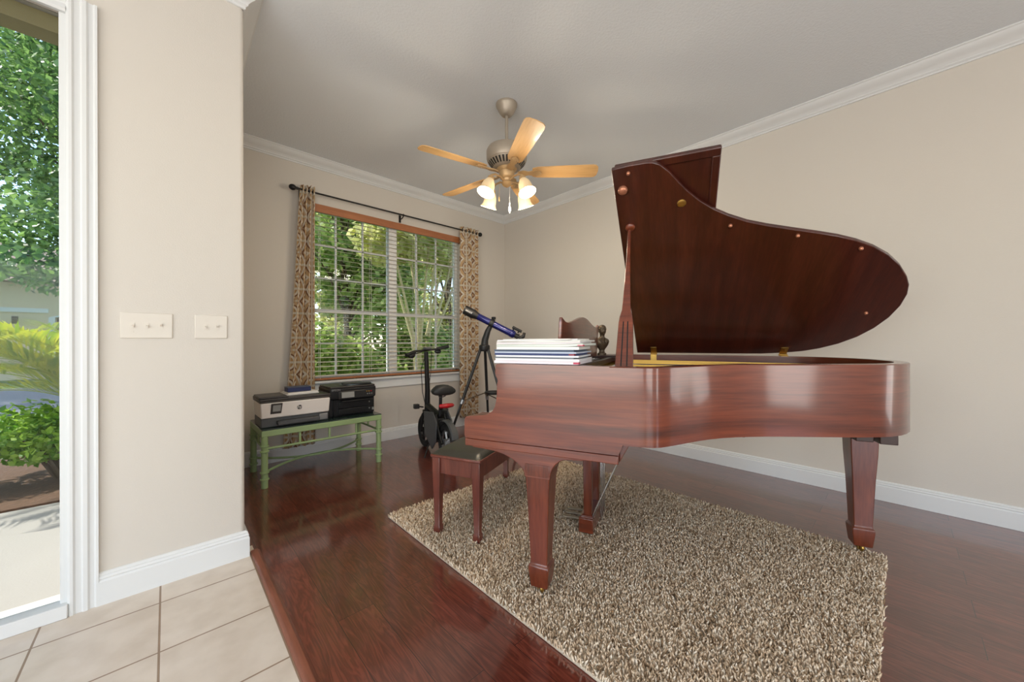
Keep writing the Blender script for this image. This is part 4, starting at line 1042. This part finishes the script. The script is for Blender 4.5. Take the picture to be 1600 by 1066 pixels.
def leaves(name, mat, parent, blobs, n, size, seed, droop=.3):
    rs = np.random.RandomState(seed); vol = np.array([b_[3]*b_[4]*b_[5] for b_ in blobs])**.7; pick = rs.choice(len(blobs), n, p=vol/vol.sum())
    B = np.array(blobs)[pick]; d = rs.normal(size=(n, 3)); d /= np.linalg.norm(d, axis=1)[:, None]
    r = rs.uniform(.35, 1, n)**.6
    c = B[:, :3]+d*B[:, 3:]*r[:, None]
    nrm = d*.5+rs.normal(size=(n, 3))*.6+np.array([0, 0, .5]); nrm /= np.linalg.norm(nrm, axis=1)[:, None]
    t = np.cross(nrm, rs.normal(size=(n, 3))); t /= np.linalg.norm(t, axis=1)[:, None]; s = np.cross(nrm, t)
    L = size*rs.uniform(.6, 1.3, n)[:, None]; wd = L*.32
    V = np.stack([c-t*L*.5, c+s*wd-nrm*L*.06, c+t*L*.5-nrm*L*droop*.4, c-s*wd-nrm*L*.06], 1).reshape(-1, 3)
    F = (np.arange(n)[:, None]*4+np.arange(4)[None]).astype(int)
    return np_mesh(name, V, F, mat, parent)
def tree(name, label, loc, h, spread, n, size, mat, seed, crown_z, trunk_r=.12, group=None, nb=16):
    t = thing(name, label, 'tree', loc, 0, group); r_ = random.Random(seed)
    b = MB(); b.tube([(0, 0, -.1), (.05, 0, h*.3), (-.04, .05, h*.6), (0, 0, h*.85)], [trunk_r, trunk_r*.8, trunk_r*.55, trunk_r*.2], 10)
    bl_ = []
    for k in range(nb):
        a = r_.uniform(0, 2*PI); rad = spread*r_.uniform(.15, .75); z_ = r_.uniform(crown_z, h)
        f = 1-.45*abs((z_-crown_z)/(h-crown_z)-.45)
        c = (rad*f*math.cos(a), rad*f*math.sin(a), z_); s_ = spread*r_.uniform(.28, .48)
        bl_.append((*c, s_, s_, s_*.7))
        b.tube([(0, 0, max(crown_z*.7, z_*.6)), (c[0]*.5, c[1]*.5, z_*.85), c], [trunk_r*.35, trunk_r*.22, trunk_r*.08], 6)
    b.build('trunk', BARK, t)
    leaves('foliage', mat, t, bl_, n, size, seed)
    return t
G0 = -.12
tree('oak_tree', 'large leafy green tree seen through the narrow sidelight', (-.6, 12.5, G0), 7.6, 3.4, 62000, .12, L1, 21, 3.0, .16, nb=40)
tree('oak_tree', 'leafy tree standing further left beyond the walkway outside the sidelight', (-7.0, 16, G0), 9, 3.6, 16000, .16, L1, 22, 2.6, .2)
tree('garden_tree', 'dense green tree behind the left half of the blind', (2.6, 7.6, G0), 5.2, 1.7, 9000, .15, L4, 31, 1.5, .09, nb=20)
tree('garden_tree', 'yellowish green tree behind the middle of the blind', (4.4, 9.6, G0), 6.2, 2.0, 8000, .17, L5, 32, 1.8, .1, nb=18)
tree('garden_tree', 'tall background tree behind the right half of the blind', (7.6, 11.5, G0), 7.5, 2.8, 9000, .22, L5, 33, 1.6, .14, nb=20)
tree('garden_tree', 'distant green tree at the left edge of the blind', (4.7, 15.0, G0), 7.5, 2.4, 8000, .24, L5, 34, 1.2, .12, nb=18)
# multi-stemmed palm with pale canes behind the right half of the window
cn = thing('cane_palm', 'clump of tall pale leaning canes behind the right half of the window', 'palm', (3.35, 5.9, G0))
r_ = random.Random(4); blb = []
for k in range(9):
    a = -1.2+2.4*k/8; dx, dy = math.sin(a)*.95+.1, r_.uniform(-.3, .2); hh_ = r_.uniform(2.8, 4.2)
    x0 = r_.uniform(-.15, .15)
    MB().tube([(x0, 0, 0), (x0+dx*.25, dy*.3, hh_*.45), (x0+dx, dy, hh_)], [.034, .027, .016], 8).build('cane', simple('pale_cane', (196, 184, 140), .6) if k == 0 else bpy.data.materials['pale_cane'], cn)
    blb.append((x0+dx, dy+.1, hh_, .5, .4, .4))
leaves('fronds', L5, cn, blb, 1500, .20, 41, .6)
def shrub(name, label, loc, blobs, n, size, mat, seed, group=None):
    t = thing(name, label, 'shrub', loc, 0, group); b = MB()
    for bb in blobs: b.tube([(bb[0]*.3, bb[1]*.3, 0), (bb[0]*.7, bb[1]*.7, bb[2]*.6), (bb[0], bb[1], bb[2])], [.02, .014, .006], 6)
    b.build('stems', BARK, t); leaves('foliage', mat, t, blobs, n, size, seed); return t
for k, (x, y, lab) in enumerate(((2.2, 6.2, 'dark rounded shrub low behind the left part of the blind'), (3.5, 6.5, 'dark rounded shrub low behind the middle of the blind'), (5.0, 6.9, 'dark rounded shrub low behind the right part of the blind'))):
    bl_ = [(rnd.uniform(-.7, .7), rnd.uniform(-.4, .4), rnd.uniform(.4, 1.35), .45, .45, .4) for _ in range(9)]
    shrub('garden_shrub', lab, (x, y, G0), bl_, 4200, .12, L4, 51+k, 'shrubs under the window')
# planting by the walkway, seen through the sidelight
for k, (x, y, lab) in enumerate(((-.62, 5.15, 'bright green leafy shrub next to the casing outside the sidelight'), (-1.25, 5.3, 'bright green leafy shrub at the left edge outside the sidelight'))):
    bl_ = [(rnd.uniform(-.28, .28), rnd.uniform(-.2, .25), rnd.uniform(.25, .62), .24, .22, .17) for _ in range(9)]
    shrub('walkway_shrub', lab, (x, y, -.08), bl_, 2600, .06, L2, 61+k, 'shrubs by the walkway')
pm = thing('palm_plant', 'yellow green palm with arching fronds behind the shrub outside the sidelight', 'palm', (-.28, 5.55, -.08))
r_ = random.Random(9)
MB().lathe([(.09, 0), (.075, .15), (.05, .3), (.02, .36)], 12).build('stem', BARK, pm)
fr = [(205, 1.75, 1.3), (214, 1.6, 1.2), (222, 1.7, 1.35), (235, 1.2, 1.2), (250, 1.15, 1.1), (212, 1.3, 1.3), (174, 1.25, 1.05), (190, 1.15, .85), (160, 1.2, 1.25), (205, 1.05, 1.0), (140, 1.0, 1.35), (225, .95, .9), (100, 1.0, 1.3), (60, 1.0, 1.2), (20, 1.1, 1.1), (-20, 1.0, 1.1), (255, .9, 1.1), (-60, .8, 1.0), (182, .95, .62)]
for k, (az, ln_, ht) in enumerate(fr):
    a = R(az); d = Vector((math.cos(a), math.sin(a), 0)); sdv = Vector((-math.sin(a), math.cos(a), 0))
    pts = [d*(ln_*t)+Vector((0, 0, .3+ht*(1.9*t-1.15*t*t))) for t in [i/14 for i in range(15)]]
    b = MB(); b.tube(pts, [.010-.0006*i for i in range(15)], 6)
    for i in range(1, 58):
        t = i/57; f = t*14; i0 = min(13, int(f)); c = pts[i0]+(pts[i0+1]-pts[i0])*(f-i0); tg = (pts[i0+1]-pts[i0]).normalized()
        for s in (-1, 1):
            ll = .44*(1-.45*abs(2*t-.9))*r_.uniform(.9, 1.1); dr = (sdv*s*.8+tg*.55+Vector((0, 0, .42+r_.uniform(-.12, .1)))).normalized()
            wv = dr.cross(Vector((0, 0, 1))); wv = (wv.normalized() if wv.length > .01 else sdv)*.011
            m1 = c+dr*ll*.5; e_ = c+dr*ll-Vector((0, 0, ll*.22))
            b.add([c, m1+wv, e_, m1-wv], [(0, 1, 2, 3)])
    b.build('frond', L3, pm, smooth=False, normals=False)
# house across the street with an arched garage recess
hs = thing('neighbour_house', 'beige house with white trim and arched brown garage across the street', 'house', (-3.4, 20.5, G0))
b = MB(); hw0, hw1, hd = -7, 7, 8
gx0, gx1, gz = .55, 4.2, 2.15
b.box(hw0, gx0, 0, .3, 0, 3.3); b.box(gx1, hw1, 0, .3, 0, 3.3)
ar = [(gx0+(gx1-gx0)*i/16, gz+.28*math.sin(PI*i/16)) for i in range(17)]
b.prism(ar+[(gx1, 3.3), (gx0, 3.3)], lambda u, v, t: (u, t, v), 0, .3)
b.box(hw0, hw1, 7.7, 8, 0, 3.3); b.box(hw0, hw0+.3, .3, 7.7, 0, 3.3); b.box(hw1-.3, hw1, .3, 7.7, 0, 3.3)
b.build('wall', STUCCO, hs, smooth=False)
b = MB(); ar2 = [(gx0-.15+(gx1-gx0+.3)*i/16, gz+.42*math.sin(PI*i/16)) for i in range(17)]
b.rings([[(x1, -.06, z1), (x1, .0, z1), (x2, .0, z2), (x2, -.06, z2)] for (x1, z1), (x2, z2) in zip(ar, ar2)])
b.box(gx0-.15, gx0, -.06, 0, 0, gz); b.box(gx1, gx1+.15, -.06, 0, 0, gz)
b.box(hw0, gx0-.15, -.06, 0, 2.30, 2.45)
b.build('white_trim', WHITE, hs, smooth=False)
MB().box(gx0, gx1, .7, .8, 0, gz+.3).build('garage_door', GARD, hs, smooth=False)
MB().box(-2.3, -1.75, -.08, 0, 0, 2.3).build('pilaster', WHITE, hs, smooth=False)
b = MB(); b.hexa([(hw0-.5, -.6, 3.3), (hw1+.5, -.6, 3.3), (hw1+.5, 8.6, 3.3), (hw0-.5, 8.6, 3.3)], [(hw0+3.5, 3.6, 5.2), (hw1-3.5, 3.6, 5.2), (hw1-3.5, 4.4, 5.2), (hw0+3.5, 4.4, 5.2)])
b.build('roof', ROOF, hs, smooth=False)
b = MB(); b.box(-.35, -.23, -.2, -.08, 1.9, 2.15); b.build('porch_lantern', BLACKM, hs)

# ------------------------------------------------------------------ light
wd = bpy.data.worlds.new('sky'); SC.world = wd; wd.use_nodes = True
nt = wd.node_tree; bg = nt.nodes['Background']
sk = nt.nodes.new('ShaderNodeTexSky'); sk.sky_type = 'NISHITA'; sk.sun_disc = False; sk.sun_elevation = R(52); sk.sun_rotation = R(-60); sk.air_density = 1.0; sk.dust_density = .6
nt.links.new(sk.outputs[0], bg.inputs['Color']); bg.inputs['Strength'].default_value = .42
sun = bpy.data.objects.new('sun', bpy.data.lights.new('sun', 'SUN')); COL.objects.link(sun)
sun.data.energy = 6; sun.data.angle = R(.6); sun.data.color = (1, .95, .86)
sd_ = Vector((-.80, .45, 1.0)).normalized()
sun.rotation_euler = sd_.to_track_quat('Z', 'Y').to_euler()
def area(name, loc, rot, sx, sy, e, col=(1, 1, 1)):
    l = bpy.data.lights.new(name, 'AREA'); l.shape = 'RECTANGLE'; l.size = sx; l.size_y = sy; l.energy = e; l.color = col
    o = bpy.data.objects.new(name, l); COL.objects.link(o); o.location = loc; o.rotation_euler = rot; return o
area('left_window_daylight', (XL-.05, (LW[0]+LW[1])/2, (LW[2]+LW[3])/2), (0, -PI/2-R(32), 0), LW[3]-LW[2], LW[1]-LW[0], 95, (1, .985, .96))
for (x0, x1), e_ in zip(BWS, (98, 24)):
    area('back_fill_light', ((x0+x1)/2, YBk-.05, (BZ[0]+BZ[1])/2), (PI/2+R(32), 0, 0), x1-x0, BZ[1]-BZ[0], e_, (1, .985, .96))  # added in unseen openings: wide lamp fills the room, narrow one streaks the piano
area('right_window_daylight', (XB+.05, (RW[0]+RW[1])/2, (RW[2]+RW[3])/2), (0, PI/2+R(20), 0), RW[3]-RW[2], RW[1]-RW[0], 27, (1, .985, .96))

# ------------------------------------------------------------------ colour management
SC.view_settings.view_transform = 'Standard'; SC.view_settings.look = 'None'; SC.view_settings.gamma = 1; SC.view_settings.exposure = .08
SC.view_settings.use_curve_mapping = False
SC.cycles.use_denoising = True
SC.cycles.max_bounces = 8; SC.cycles.diffuse_bounces = 5; SC.cycles.transparent_max_bounces = 16
SC.cycles.caustics_reflective = False; SC.cycles.caustics_refractive = False
SC.cycles.sample_clamp_indirect = 6
